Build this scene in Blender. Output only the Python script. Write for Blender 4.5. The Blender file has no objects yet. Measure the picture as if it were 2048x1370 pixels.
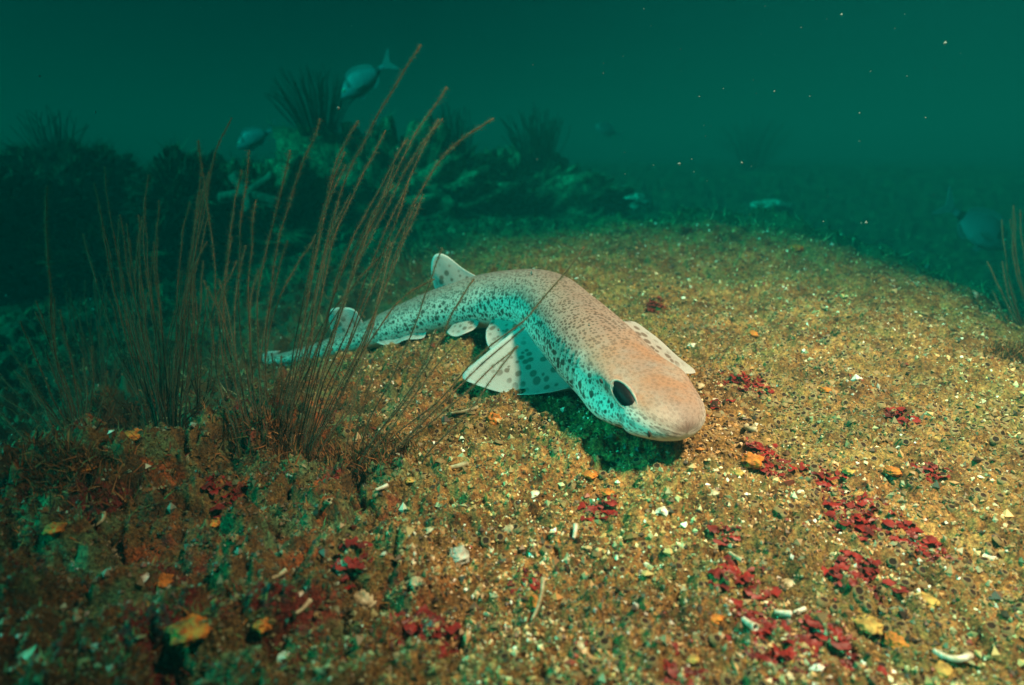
import bpy, math, random
import numpy as np
from mathutils import Vector, Matrix
from mathutils.bvhtree import BVHTree

random.seed(7)
rng = np.random.default_rng(7)
R = math.radians
scene = bpy.context.scene
col = scene.collection

# ------------------------------------------------------------------ camera
PITCH, CAMZ, FPX = R(15.8), 0.30, 1359.0
cam_d = bpy.data.cameras.new('camera')
cam = bpy.data.objects.new('camera', cam_d)
col.objects.link(cam)
cam.location = (0, 0, CAMZ)
cam.rotation_euler = (R(90) - PITCH, 0, 0)
cam_d.sensor_width = 36.0
cam_d.lens = FPX / 2048 * 36
cam_d.clip_start = 0.02
cam_d.clip_end = 400
cam_d.dof.use_dof = True
cam_d.dof.focus_distance = 0.58
cam_d.dof.aperture_fstop = 5.6
scene.camera = cam

# ------------------------------------------------------------------ daylight through the water column
SUN_EL, SUN_AZ = R(33), R(-107)        # azimuth measured from +Y towards +X
world = bpy.data.worlds.new('World')
scene.world = world
world.use_nodes = True
wn = world.node_tree.nodes
wl = world.node_tree.links
wn.clear()
sky = wn.new('ShaderNodeTexSky')
sky.sky_type = 'NISHITA'
sky.sun_disc = False
sky.sun_elevation = SUN_EL
sky.sun_rotation = SUN_AZ
filt = wn.new('ShaderNodeMix')
filt.data_type = 'RGBA'
filt.blend_type = 'MULTIPLY'
filt.inputs[0].default_value = 1.0
filt.inputs[7].default_value = (0.001, 0.15, 0.095, 1)      # what metres of green sea let through
bg = wn.new('ShaderNodeBackground')
bg.inputs['Strength'].default_value = 0.05
# (the sky's light is mostly spent in the water overhead: see the filter colour)
wo = wn.new('ShaderNodeOutputWorld')
wl.new(sky.outputs[0], filt.inputs[6])
wl.new(filt.outputs[2], bg.inputs['Color'])
wl.new(bg.outputs[0], wo.inputs['Surface'])

sun_d = bpy.data.lights.new('sun', 'SUN')
sun_d.energy = 5.0
sun_d.angle = R(20)
sun_d.color = (0.004, 1.0, 0.80)
sun = bpy.data.objects.new('sun', sun_d)
col.objects.link(sun)
sd = Vector((math.cos(SUN_EL) * math.sin(SUN_AZ), math.cos(SUN_EL) * math.cos(SUN_AZ), math.sin(SUN_EL)))
sun.rotation_euler = (-sd).to_track_quat('-Z', 'Y').to_euler()
sun.location = sd * 3

# the diver's strobe, held up on its arm to the right: the lamp that lights the mound
st_d = bpy.data.lights.new('strobe', 'SPOT')
st_d.energy = 272
st_d.color = (1.0, 0.56, 0.36)
st_d.spot_size = R(62)
st_d.spot_blend = 1.0
st_d.shadow_soft_size = 0.06
strobe = bpy.data.objects.new('strobe', st_d)
col.objects.link(strobe)
strobe.location = (0.54, 0.22, 1.05)
strobe.rotation_euler = (Vector((0.23, 0.63, 0.08)) - strobe.location).to_track_quat('-Z', 'Y').to_euler()

vs = scene.view_settings
vs.view_transform = 'Standard'
vs.look = 'None'
vs.exposure = 0.0
vs.gamma = 1.0
vs.use_curve_mapping = False
scene.render.engine = 'CYCLES'
cy = scene.cycles
cy.use_denoising = True
try:
    cy.denoiser = 'OPENIMAGEDENOISE'
    cy.denoising_input_passes = 'RGB_ALBEDO_NORMAL'
except Exception:
    pass
cy.max_bounces = 5
cy.diffuse_bounces = 2
cy.glossy_bounces = 2
cy.transmission_bounces = 2
cy.volume_bounces = 0
cy.sample_clamp_indirect = 2.0
cy.sample_clamp_direct = 8.0

# ------------------------------------------------------------------ helpers
cP, sP = math.cos(PITCH), math.sin(PITCH)


def raydir(px, py):
    u, v = (px - 1024) / FPX, (685 - py) / FPX
    return np.array([u, cP + v * sP, -sP + v * cP])


def at(px, py, y):
    d = raydir(px, py)
    return np.array([0, 0, CAMZ]) + d * (y / d[1])


def hash3(ix, iy, iz, seed):
    h = (ix.astype(np.int64) * 374761393 + iy.astype(np.int64) * 668265263 + iz.astype(np.int64) * 2147483647 + seed * 974711) & 0xffffffff
    h = ((h ^ (h >> 13)) * 1274126177) & 0xffffffff
    h = ((h ^ (h >> 16)) * 2246822519) & 0xffffffff
    return ((h ^ (h >> 15)) & 0xffff) / 65535.0


def vnoise(p, seed=0):
    i = np.floor(p).astype(np.int64)
    f = p - i
    f = f * f * f * (f * (f * 6 - 15) + 10)
    x, y, z = i[..., 0], i[..., 1], i[..., 2]
    fx, fy, fz = f[..., 0], f[..., 1], f[..., 2]
    out = 0
    for dx in (0, 1):
        for dy in (0, 1):
            for dz in (0, 1):
                w = (fx if dx else 1 - fx) * (fy if dy else 1 - fy) * (fz if dz else 1 - fz)
                out = out + w * hash3(x + dx, y + dy, z + dz, seed)
    return out * 2 - 1


def fbm(p, octv=4, seed=0, gain=0.5, lac=2.03):
    s, a = 0, 1.0
    for k in range(octv):
        s = s + a * vnoise(p, seed + k * 17)
        p = p * lac + 3.7
        a *= gain
    return s


def fbm2(x, y, sc, octv=4, seed=0, gain=0.5):
    p = np.stack([np.asarray(x) / sc, np.asarray(y) / sc, np.zeros_like(np.asarray(x, float)) + 0.37], -1)
    return fbm(p, octv, seed, gain)


def sstep(a, b, x):
    t = np.clip((x - a) / (b - a), 0, 1)
    return t * t * (3 - 2 * t)


def mesh_np(name, verts, faces, mat=None, parent=None, smooth=True, attrs=None):
    verts = np.asarray(verts, dtype=np.float32)
    me = bpy.data.meshes.new(name)
    me.vertices.add(len(verts))
    me.vertices.foreach_set('co', verts.ravel())
    if isinstance(faces, np.ndarray):
        n, k = faces.shape
        me.loops.add(n * k)
        me.loops.foreach_set('vertex_index', faces.astype(np.int32).ravel())
        me.polygons.add(n)
        me.polygons.foreach_set('loop_start', np.arange(n, dtype=np.int32) * k)
        me.polygons.foreach_set('loop_total', np.full(n, k, dtype=np.int32))
    else:
        tot = np.array([len(f) for f in faces], dtype=np.int32)
        me.loops.add(int(tot.sum()))
        me.loops.foreach_set('vertex_index', np.array([i for f in faces for i in f], dtype=np.int32))
        me.polygons.add(len(faces))
        me.polygons.foreach_set('loop_start', np.concatenate([[0], np.cumsum(tot)[:-1]]).astype(np.int32))
        me.polygons.foreach_set('loop_total', tot)
    me.polygons.foreach_set('use_smooth', np.full(len(me.polygons), smooth))
    for an, val in (attrs or {}).items():
        val = np.asarray(val, dtype=np.float32)
        if val.ndim == 1:
            a = me.attributes.new(an, 'FLOAT', 'POINT')
            a.data.foreach_set('value', val)
        elif val.shape[1] == 3:
            a = me.attributes.new(an, 'FLOAT_VECTOR', 'POINT')
            a.data.foreach_set('vector', val.ravel())
        else:
            a = me.attributes.new(an, 'FLOAT_COLOR', 'POINT')
            a.data.foreach_set('color', val.ravel())
    me.update(calc_edges=True)
    me.validate()
    if mat:
        me.materials.append(mat)
    o = bpy.data.objects.new(name, me)
    col.objects.link(o)
    if parent:
        o.parent = parent
    return o


def share(name, me, parent=None):
    o = bpy.data.objects.new(name, me)
    col.objects.link(o)
    if parent:
        o.parent = parent
    return o


def empty(name, loc):
    o = bpy.data.objects.new(name, None)
    o.empty_display_size = 0.05
    col.objects.link(o)
    o.location = Vector(loc)
    bpy.context.view_layer.update()
    return o


def tag(o, label=None, cat=None, group=None, kind=None):
    if label:
        o['label'] = label
    if cat:
        o['category'] = cat
    if group:
        o['group'] = group
    if kind:
        o['kind'] = kind
    return o


def grid_faces(nr, nc, wrap=False):
    i = np.arange(nr - 1)[:, None]
    j = np.arange(nc if wrap else nc - 1)[None, :]
    a = i * nc + j
    b = i * nc + (j + 1) % nc
    return np.stack([a, b, b + nc, a + nc], -1).reshape(-1, 4)


def catmull(pts, n):
    """smooth curve through points, n samples, uniform in arc length"""
    pts = np.asarray(pts, float)
    P = np.vstack([2 * pts[0] - pts[1], pts, 2 * pts[-1] - pts[-2]])
    out = []
    for i in range(1, len(P) - 2):
        t = np.linspace(0, 1, 24, endpoint=False)[:, None]
        p0, p1, p2, p3 = P[i - 1], P[i], P[i + 1], P[i + 2]
        out.append(0.5 * (2 * p1 + (p2 - p0) * t + (2 * p0 - 5 * p1 + 4 * p2 - p3) * t ** 2 + (3 * p1 - p0 - 3 * p2 + p3) * t ** 3))
    out = np.vstack(out + [pts[-1:]])
    s = np.concatenate([[0], np.cumsum(np.linalg.norm(np.diff(out, axis=0), axis=1))])
    q = np.linspace(0, s[-1], n)
    return np.stack([np.interp(q, s, out[:, k]) for k in range(pts.shape[1])], 1)


# ------------------------------------------------------------------ materials
def new_mat(name):
    m = bpy.data.materials.new(name)
    m.use_nodes = True
    nt = m.node_tree
    return m, nt, nt.nodes, nt.links, nt.nodes['Principled BSDF']


def N(nt, kind, **kw):
    n = nt.nodes.new('ShaderNode' + kind)
    for k, v in kw.items():
        if k.startswith('i_'):
            n.inputs[k[2:]].default_value = v
        else:
            setattr(n, k, v)
    return n


def ramp(nt, fac, stops):
    r = nt.nodes.new('ShaderNodeValToRGB')
    e = r.color_ramp.elements
    while len(e) < len(stops):
        e.new(0.5)
    for k, (p, c) in enumerate(stops):
        e[k].position = p
        e[k].color = (*c, 1) if len(c) == 3 else c
    nt.links.new(fac, r.inputs[0])
    return r.outputs[0]


def mixc(nt, fac, a, b, mode='MIX'):
    m = nt.nodes.new('ShaderNodeMix')
    m.data_type = 'RGBA'
    m.blend_type = mode
    for sock, v in ((m.inputs[0], fac), (m.inputs[6], a), (m.inputs[7], b)):
        if hasattr(v, 'links'):
            nt.links.new(v, sock)
        else:
            sock.default_value = v if isinstance(v, (int, float)) else ((*v, 1) if len(v) == 3 else v)
    return m.outputs[2]


def mth(nt, op, a, b=None, c=None, clamp=False):
    m = nt.nodes.new('ShaderNodeMath')
    m.operation = op
    m.use_clamp = clamp
    for k, v in enumerate((a, b, c)):
        if v is None:
            continue
        if hasattr(v, 'links'):
            nt.links.new(v, m.inputs[k])
        else:
            m.inputs[k].default_value = v
    return m.outputs[0]


def noise(nt, vec, scale, detail=4, rough=0.6, out=0):
    n = nt.nodes.new('ShaderNodeTexNoise')
    n.inputs['Scale'].default_value = scale
    n.inputs['Detail'].default_value = detail
    n.inputs['Roughness'].default_value = rough
    nt.links.new(vec, n.inputs['Vector'])
    return n.outputs[out]


def bump(nt, height, strength, dist):
    b = nt.nodes.new('ShaderNodeBump')
    b.inputs['Strength'].default_value = strength
    b.inputs['Distance'].default_value = dist
    nt.links.new(height, b.inputs['Height'])
    return b.outputs[0]


def attr(nt, name, out='Fac'):
    a = nt.nodes.new('ShaderNodeAttribute')
    a.attribute_name = name
    return a.outputs[out]


def mat_plain(name, c1, c2, scale=200, rough=0.7, spec=0.3, bmp=0.4, bd=0.001, stops=(0.35, 0.65)):
    m, nt, n, l, p = new_mat(name)
    co = N(nt, 'TexCoord').outputs['Object']
    f = noise(nt, co, scale, 5)
    l.new(ramp(nt, f, [(stops[0], c1), (stops[1], c2)]), p.inputs['Base Color'])
    p.inputs['Roughness'].default_value = rough
    p.inputs['Specular IOR Level'].default_value = spec
    if bmp:
        l.new(bump(nt, noise(nt, co, scale * 1.7, 4), bmp, bd), p.inputs['Normal'])
    return m


def mth_vec(nt, vec, off):
    v = nt.nodes.new('ShaderNodeVectorMath')
    v.operation = 'ADD'
    nt.links.new(vec, v.inputs[0])
    v.inputs[1].default_value = (off, off * .7, off * 1.3)
    return v.outputs[0]


def mat_seabed():
    m, nt, n, l, p = new_mat('seabed')
    co = N(nt, 'TexCoord').outputs['Object']
    big = noise(nt, co, 9, 5, 0.62)
    mid = noise(nt, co, 55, 5, 0.65)
    fine = noise(nt, co, 420, 4, 0.7)
    base = ramp(nt, mid, [(0.28, (0.07, 0.034, 0.012)), (0.45, (0.20, 0.10, 0.034)), (0.6, (0.32, 0.175, 0.068)), (0.75, (0.42, 0.26, 0.12))])
    base = mixc(nt, mth(nt, 'MULTIPLY', ramp(nt, big, [(0.45, (0, 0, 0)), (0.62, (1, 1, 1))]), 0.55), base, (0.09, 0.095, 0.035))
    spk = ramp(nt, fine, [(0.30, (0.16, 0.13, 0.11)), (0.5, (0.85, 0.82, 0.76)), (0.70, (1.9, 1.8, 1.6))])
    base = mixc(nt, 1.0, base, spk, 'MULTIPLY')
    mo = noise(nt, co, 18, 4, 0.6)
    base = mixc(nt, 1.0, base, ramp(nt, mo, [(0.32, (0.42, 0.40, 0.36)), (0.5, (0.95, 0.95, 0.9)), (0.68, (1.45, 1.5, 1.4))]), 'MULTIPLY')
    sp2 = ramp(nt, noise(nt, co, 190, 3, 0.6), [(0.34, (0.25, 0.17, 0.12)), (0.46, (1, 1, 1)), (0.60, (1.05, 1.1, 1.0)), (0.72, (1.35, 1.4, 1.25))])
    base = mixc(nt, 0.9, base, sp2, 'MULTIPLY')
    rocky = attr(nt, 'rocky')
    rk = ramp(nt, mid, [(0.3, (0.028, 0.016, 0.007)), (0.5, (0.10, 0.055, 0.02)), (0.62, (0.14, 0.09, 0.032)), (0.75, (0.09, 0.10, 0.045))])
    pt = noise(nt, co, 26, 4, 0.6)
    rk = mixc(nt, ramp(nt, pt, [(0.54, (0, 0, 0)), (0.62, (1, 1, 1))]), rk, (0.24, 0.065, 0.02))
    pg = noise(nt, mth_vec(nt, co, 7.3), 22, 4, 0.6)
    rk = mixc(nt, ramp(nt, pg, [(0.53, (0, 0, 0)), (0.62, (1, 1, 1))]), rk, (0.085, 0.15, 0.075))
    pr_ = noise(nt, mth_vec(nt, co, 3.1), 18, 4, 0.6)
    rk = mixc(nt, ramp(nt, pr_, [(0.57, (0, 0, 0)), (0.63, (1, 1, 1))]), rk, (0.13, 0.016, 0.014))
    rk = mixc(nt, 1.0, rk, spk, 'MULTIPLY')
    base = mixc(nt, rocky, base, rk)
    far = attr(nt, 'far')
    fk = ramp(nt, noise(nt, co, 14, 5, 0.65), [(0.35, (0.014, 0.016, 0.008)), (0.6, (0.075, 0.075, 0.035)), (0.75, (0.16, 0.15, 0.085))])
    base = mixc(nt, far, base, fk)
    l.new(base, p.inputs['Base Color'])
    p.inputs['Roughness'].default_value = 0.85
    p.inputs['Specular IOR Level'].default_value = 0.25
    hb = mth(nt, 'ADD', mth(nt, 'MULTIPLY', noise(nt, co, 160, 4, 0.65), 1.0), mth(nt, 'MULTIPLY', fine, 0.6))
    l.new(bump(nt, hb, 0.9, 0.003), p.inputs['Normal'])
    return m


def mat_attr(name, rough=0.7, spec=0.3, mul=None, trans=0.0):
    m, nt, n, l, p = new_mat(name)
    c = attr(nt, 'tint', 'Color')
    l.new(c, p.inputs['Base Color'])
    p.inputs['Roughness'].default_value = rough
    p.inputs['Specular IOR Level'].default_value = spec
    return m


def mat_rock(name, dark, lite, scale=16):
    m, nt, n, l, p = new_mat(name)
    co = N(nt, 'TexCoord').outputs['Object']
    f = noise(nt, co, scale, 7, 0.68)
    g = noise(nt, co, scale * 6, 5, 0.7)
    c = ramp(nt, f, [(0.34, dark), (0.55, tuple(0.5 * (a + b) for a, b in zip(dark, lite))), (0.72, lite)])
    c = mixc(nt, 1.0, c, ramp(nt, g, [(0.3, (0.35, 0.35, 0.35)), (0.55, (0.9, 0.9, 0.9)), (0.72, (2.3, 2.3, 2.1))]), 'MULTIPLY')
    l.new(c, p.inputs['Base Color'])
    p.inputs['Roughness'].default_value = 0.9
    p.inputs['Specular IOR Level'].default_value = 0.15
    l.new(bump(nt, mth(nt, 'ADD', f, mth(nt, 'MULTIPLY', g, 0.35)), 0.9, 0.02), p.inputs['Normal'])
    return m


M = {}
M['seabed'] = mat_seabed()
M['grain'] = mat_attr('grain', 0.55, 0.5)
M['turf'] = mat_attr('turf', 0.8, 0.15)
M['rock'] = mat_rock('outcrop_rock', (0.028, 0.035, 0.018), (0.40, 0.42, 0.24))
M['dark_shaded_rock'] = mat_rock('dark_shaded_rock', (0.006, 0.008, 0.006), (0.09, 0.10, 0.06))  # dark rock with the overhang's shade put into its colour
M['red'] = mat_plain('red_seaweed', (0.05, 0.004, 0.005), (0.25, 0.012, 0.010), 70, 0.5, 0.4, 0.5, 0.001)
M['orange'] = mat_plain('orange_sponge', (0.16, 0.06, 0.015), (0.60, 0.20, 0.03), 130, 0.75, 0.2, 0.6, 0.0012)
M['yellow'] = mat_plain('yellow_sponge', (0.16, 0.10, 0.03), (0.50, 0.34, 0.09), 130, 0.75, 0.2, 0.6, 0.0012)
M['white'] = mat_plain('white_shell', (0.36, 0.29, 0.18), (0.74, 0.71, 0.63), 160, 0.35, 0.5, 0.35, 0.0006)
M['cream'] = mat_plain('cream_shell', (0.20, 0.15, 0.07), (0.52, 0.45, 0.30), 160, 0.5, 0.4, 0.4, 0.0008)
M['pale'] = mat_plain('pale_sponge', (0.20, 0.21, 0.17), (0.55, 0.55, 0.48), 60, 0.8, 0.2, 0.8, 0.006)
M['stone'] = mat_plain('dark_stone', (0.03, 0.025, 0.02), (0.12, 0.09, 0.07), 200, 0.7, 0.3, 0.6, 0.001)
M['tube'] = mat_plain('worm_tube', (0.13, 0.085, 0.035), (0.30, 0.21, 0.10), 500, 0.85, 0.2, 0.7, 0.0006)
M['hole_shade'] = mat_plain('worm_tube_hole_shade', (0.008, 0.003, 0.002), (0.035, 0.012, 0.006), 500, 0.8, 0.2, 0)  # dark brown disc colour, shade of a deep hole painted in
M['holdfast'] = mat_plain('holdfast', (0.035, 0.014, 0.006), (0.22, 0.085, 0.03), 180, 0.85, 0.15, 0.8, 0.002)
M['starfish'] = mat_plain('starfish', (0.06, 0.06, 0.042), (0.17, 0.165, 0.12), 90, 0.75, 0.25, 0.8, 0.003)
M['snow'] = mat_plain('marine_snow', (0.06, 0.08, 0.08), (0.16, 0.19, 0.18), 300, 0.7, 0.3, 0)


def mat_whip():
    m, nt, n, l, p = new_mat('whip_stem')
    co = N(nt, 'TexCoord').outputs['Object']
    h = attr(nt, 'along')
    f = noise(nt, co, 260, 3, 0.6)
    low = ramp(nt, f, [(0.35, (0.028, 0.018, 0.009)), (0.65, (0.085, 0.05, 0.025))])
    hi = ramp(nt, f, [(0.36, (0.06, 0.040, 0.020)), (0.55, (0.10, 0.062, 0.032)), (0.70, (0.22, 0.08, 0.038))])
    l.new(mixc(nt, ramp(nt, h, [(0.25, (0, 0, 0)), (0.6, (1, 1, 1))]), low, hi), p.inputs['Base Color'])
    p.inputs['Roughness'].default_value = 0.7
    p.inputs['Specular IOR Level'].default_value = 0.25
    l.new(bump(nt, noise(nt, co, 700, 2), 0.8, 0.0008), p.inputs['Normal'])
    return m


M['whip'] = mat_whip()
M['polyp'] = mat_attr('whip_polyps', 0.8, 0.1)


def mat_skin():
    m, nt, n, l, p = new_mat('shark_skin')
    co = attr(nt, 'skin', 'Vector')          # metres along the body and round it
    back = attr(nt, 'back')                  # 1 spine .. 0 belly
    fine_w = attr(nt, 'fine')                # weight of the fine back speckle
    big_w = attr(nt, 'big')                  # weight of the large flank spots
    tan = attr(nt, 'tan')                    # tan crown of the head
    nz = noise(nt, co, 45, 4, 0.6)
    base = ramp(nt, mth(nt, 'ADD', back, mth(nt, 'MULTIPLY', mth(nt, 'SUBTRACT', nz, 0.5), 0.25)),
                [(0.10, (0.80, 0.78, 0.74)), (0.50, (0.70, 0.68, 0.64)), (0.70, (0.29, 0.25, 0.225)), (1.0, (0.195, 0.146, 0.132))])
    base = mixc(nt, mth(nt, 'MULTIPLY', tan, ramp(nt, noise(nt, co, 38, 5, 0.6), [(0.36, (0.05, 0.05, 0.05)), (0.62, (1, 1, 1))])), base, (0.27, 0.125, 0.068))
    fn = noise(nt, co, 900, 2, 0.5)
    base = mixc(nt, 0.5, base, ramp(nt, fn, [(0.3, (0.72, 0.72, 0.72)), (0.7, (1.1, 1.1, 1.1))]), 'MULTIPLY')

    def spots(scale, rad, jitter, wsock, keep):
        mp = N(nt, 'Mapping')
        mp.inputs['Scale'].default_value = scale
        l.new(co, mp.inputs['Vector'])
        wob = noise(nt, mp.outputs[0], 1.3, 2, 0.5, 1)
        vm = N(nt, 'VectorMath', operation='MULTIPLY_ADD')
        l.new(wob, vm.inputs[0])
        vm.inputs[1].default_value = (0.35, 0.35, 0.35)
        l.new(mp.outputs[0], vm.inputs[2])
        v = N(nt, 'TexVoronoi', voronoi_dimensions='2D')
        v.inputs['Randomness'].default_value = jitter
        v.inputs['Scale'].default_value = 1.0
        l.new(vm.outputs[0], v.inputs['Vector'])
        sep = N(nt, 'SeparateColor')
        l.new(v.outputs['Color'], sep.inputs[0])
        r = mth(nt, 'MULTIPLY_ADD', sep.outputs[0], rad * 0.7, rad * 0.5)
        s = mth(nt, 'SUBTRACT', r, v.outputs['Distance'])
        s = mth(nt, 'MULTIPLY', s, 9.0, clamp=True)
        k = mth(nt, 'GREATER_THAN', sep.outputs[1], 1 - keep)
        s = mth(nt, 'MULTIPLY', s, k)
        return mth(nt, 'MULTIPLY', s, wsock)

    s1 = spots((285, 300, 1), 0.42, 0.85, fine_w, 0.95)
    s2 = spots((118, 138, 1), 0.35, 0.85, big_w, 0.88)
    base = mixc(nt, mth(nt, 'MULTIPLY', s1, 0.88), base, (0.065, 0.038, 0.028))
    base = mixc(nt, mth(nt, 'MULTIPLY', s2, 0.90), base, (0.050, 0.030, 0.022))
    base = mixc(nt, mth(nt, 'MULTIPLY', attr(nt, 'groove'), 0.55), base, (0.10, 0.07, 0.06))
    l.new(base, p.inputs['Base Color'])
    p.inputs['Roughness'].default_value = 0.55
    p.inputs['Specular IOR Level'].default_value = 0.3
    p.inputs['Subsurface Weight'].default_value = 0.0
    l.new(bump(nt, fn, 0.25, 0.0008), p.inputs['Normal'])
    return m


def mat_fin():
    m, nt, n, l, p = new_mat('shark_fin')
    co = N(nt, 'TexCoord').outputs['Object']
    edge = attr(nt, 'edge')
    base = ramp(nt, edge, [(0.0, (0.28, 0.255, 0.24)), (0.6, (0.27, 0.26, 0.255)), (0.93, (0.32, 0.335, 0.335)), (1.0, (0.55, 0.56, 0.56))])
    v = N(nt, 'TexVoronoi')
    v.inputs['Scale'].default_value = 105
    v.inputs['Randomness'].default_value = 0.9
    l.new(attr(nt, 'flat', 'Vector'), v.inputs['Vector'])
    v.voronoi_dimensions = '2D'
    sep = N(nt, 'SeparateColor')
    l.new(v.outputs['Color'], sep.inputs[0])
    r = mth(nt, 'MULTIPLY_ADD', sep.outputs[0], 0.26, 0.22)
    s = mth(nt, 'MULTIPLY', mth(nt, 'SUBTRACT', r, v.outputs['Distance']), 7, clamp=True)
    s = mth(nt, 'MULTIPLY', s, mth(nt, 'GREATER_THAN', sep.outputs[1], 0.12))
    s = mth(nt, 'MULTIPLY', s, ramp(nt, edge, [(0.6, (1, 1, 1)), (0.85, (0, 0, 0))]))
    base = mixc(nt, mth(nt, 'MULTIPLY', s, 0.85), base, (0.09, 0.06, 0.045))
    l.new(base, p.inputs['Base Color'])
    p.inputs['Roughness'].default_value = 0.5
    p.inputs['Specular IOR Level'].default_value = 0.3
    return m


M['skin'] = mat_skin()
M['fin'] = mat_fin()
m, nt, n, l, p = new_mat('shark_eye')
p.inputs['Base Color'].default_value = (0.006, 0.006, 0.008, 1)
p.inputs['Roughness'].default_value = 0.45
p.inputs['Specular IOR Level'].default_value = 0.06
M['eye'] = m
M['lid'] = mat_plain('eyelid', (0.20, 0.17, 0.15), (0.36, 0.32, 0.28), 300, 0.5, 0.3, 0.2, 0.0004)
M['slit'] = mat_plain('gill_slit', (0.03, 0.02, 0.018), (0.09, 0.06, 0.05), 300, 0.7, 0.2, 0)

# ------------------------------------------------------------------ seabed height
CTRL = [at(*q) for q in [
    # near mound
    (1024, 1370, .270), (1500, 1370, .275), (2000, 1370, .285), (600, 1370, .262),
    (1024, 1100, .380), (1600, 1100, .390), (2040, 1100, .395),
    (1260, 930, .466), (1180, 860, .522), (1380, 930, .466), (1500, 900, .500), (1900, 900, .505),
    (1000, 700, .720), (1010, 794, .614), (1085, 798, .598), (1400, 700, .740), (1800, 700, .700), (1145, 800, .576),
    (780, 690, .810), (880, 672, .790), (1400, 550, 1.08), (1700, 580, .95), (1150, 520, 1.12),
    (1400, 433, 1.50), (1550, 440, 1.45), (1250, 442, 1.50), (1100, 470, 1.40), (1700, 490, 1.22), (1850, 560, 1.02), (1960, 620, .88), (2060, 700, .77),
    # rough rock on the left
    (300, 1340, .262), (60, 1340, .262), (590, 900, .490), (710, 930, .480), (450, 900, .475), (300, 860, .475), (150, 880, .455), (120, 1050, .370), (40, 1150, .330),
    (450, 1100, .370), (750, 1050, .405),
    # falling away to the left and behind the tail
    (60, 860, .72), (250, 780, .80), (480, 740, .86), (560, 738, .90), (660, 715, .87), (650, 600, 1.20), (850, 540, 1.25), (400, 600, 1.35), (100, 650, 1.15), (-250, 800, .80),
]]
CTRL += [np.array(q, float) for q in [
    (.82, .95, .03), (.80, 1.2, .05), (.62, 1.62, .07), (.74, .74, .025), (-.42, .66, -.01), (-.5, .9, -.03), (-.3, 1.1, .0),
    (0.3, 2.1, .06), (0.9, 1.9, .0), (1.3, 1.3, -.02), (1.2, 0.8, -.02), (1.2, 0.3, 0.0), (0.6, 0.0, .03), (0, 0, .04), (-.4, 0, .02), (-1, 0, -.1), (0.3, -.6, 0), (-.6, -.6, -.05), (1, -.6, 0),
    (-1.1, .8, -.08), (-1.2, 1.6, -.02), (-.5, 1.7, .08), (-.2, 1.9, .12), (.2, 2.6, .06), (0.9, 2.7, .05), (1.7, 2.4, .0), (1.8, 1.2, -.03),
    (-1, 2.6, .05), (0, 3.3, .12), (1, 3.3, .12), (2, 3.3, .08), (-2, 2.5, .0), (-1.2, 3.6, .1), (2.6, 1.5, 0), (-2.4, 1, -.05),
    (0, 4.6, .195), (1.5, 4.6, .195), (3, 4.4, .17), (-2, 4.6, .15), (4, 3, .1), (-4, 3, .1),
]]
CTRL = np.array(CTRL)


def tps_fit(P, lam=4e-6):
    n = len(P)
    d = np.linalg.norm(P[:, None, :2] - P[None, :, :2], axis=2)
    K = np.where(d > 0, d ** 2 * np.log(d + 1e-12), 0) + lam * n * np.eye(n)
    Q = np.hstack([np.ones((n, 1)), P[:, :2]])
    A = np.vstack([np.hstack([K, Q]), np.hstack([Q.T, np.zeros((3, 3))])])
    return np.linalg.solve(A, np.concatenate([P[:, 2], np.zeros(3)]))


TW = tps_fit(CTRL)


def z_exact(x, y):
    x, y = np.asarray(x, float), np.asarray(y, float)
    shp = x.shape
    x, y = x.ravel(), y.ravel()
    out = np.empty(len(x))
    for a in range(0, len(x), 60000):
        xx, yy = x[a:a + 60000], y[a:a + 60000]
        d2 = (xx[:, None] - CTRL[None, :, 0]) ** 2 + (yy[:, None] - CTRL[None, :, 1]) ** 2
        out[a:a + 60000] = (0.5 * d2 * np.log(d2 + 1e-18)) @ TW[:-3] + TW[-3] + TW[-2] * xx + TW[-1] * yy
    r = np.hypot(x, y)
    k = sstep(3.2, 4.6, r)
    out = np.clip(out, -.3, .3) * (1 - k) + k * (0.19 + 0.02 * fbm2(x, y, 1.5, 2, 5))
    return out.reshape(shp)


_gx, _gy = np.arange(-2.6, 2.61, .01), np.arange(-.7, 4.71, .01)
_ZG = None


def z_base(x, y):
    """bilinear look-up of the smooth height on a 1 cm lattice"""
    global _ZG
    if _ZG is None:
        _ZG = z_exact(*np.meshgrid(_gx, _gy, indexing='ij'))
    x, y = np.asarray(x, float), np.asarray(y, float)
    shp = x.shape
    x, y = x.ravel(), y.ravel()
    u, v = (x + 2.6) / .01, (y + .7) / .01
    ok = (u >= 0) & (u < len(_gx) - 1) & (v >= 0) & (v < len(_gy) - 1)
    i, j = np.where(ok, u, 0).astype(int), np.where(ok, v, 0).astype(int)
    fu, fv = u - i, v - j
    z = (_ZG[i, j] * (1 - fu) + _ZG[i + 1, j] * fu) * (1 - fv) + (_ZG[i, j + 1] * (1 - fu) + _ZG[i + 1, j + 1] * fu) * fv
    if (~ok).any():
        z[~ok] = z_exact(x[~ok], y[~ok])
    return z.reshape(shp)


def rocky(x, y):
    """rough encrusted rock: left foreground"""
    e = x + 0.10 * fbm2(x, y, 0.15, 2, 91) + 0.25 * (y - 0.45)
    return sstep(0.02, -0.18, e) * sstep(1.0, 0.7, y)


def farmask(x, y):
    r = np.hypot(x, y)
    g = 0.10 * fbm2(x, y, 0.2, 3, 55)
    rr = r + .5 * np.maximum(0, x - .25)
    return np.maximum(sstep(1.32, 1.62, rr + g), sstep(-0.16, -0.36, x + .5 * g - .25 * (y - .8)) * sstep(.52, .66, y + .5 * g))


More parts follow.
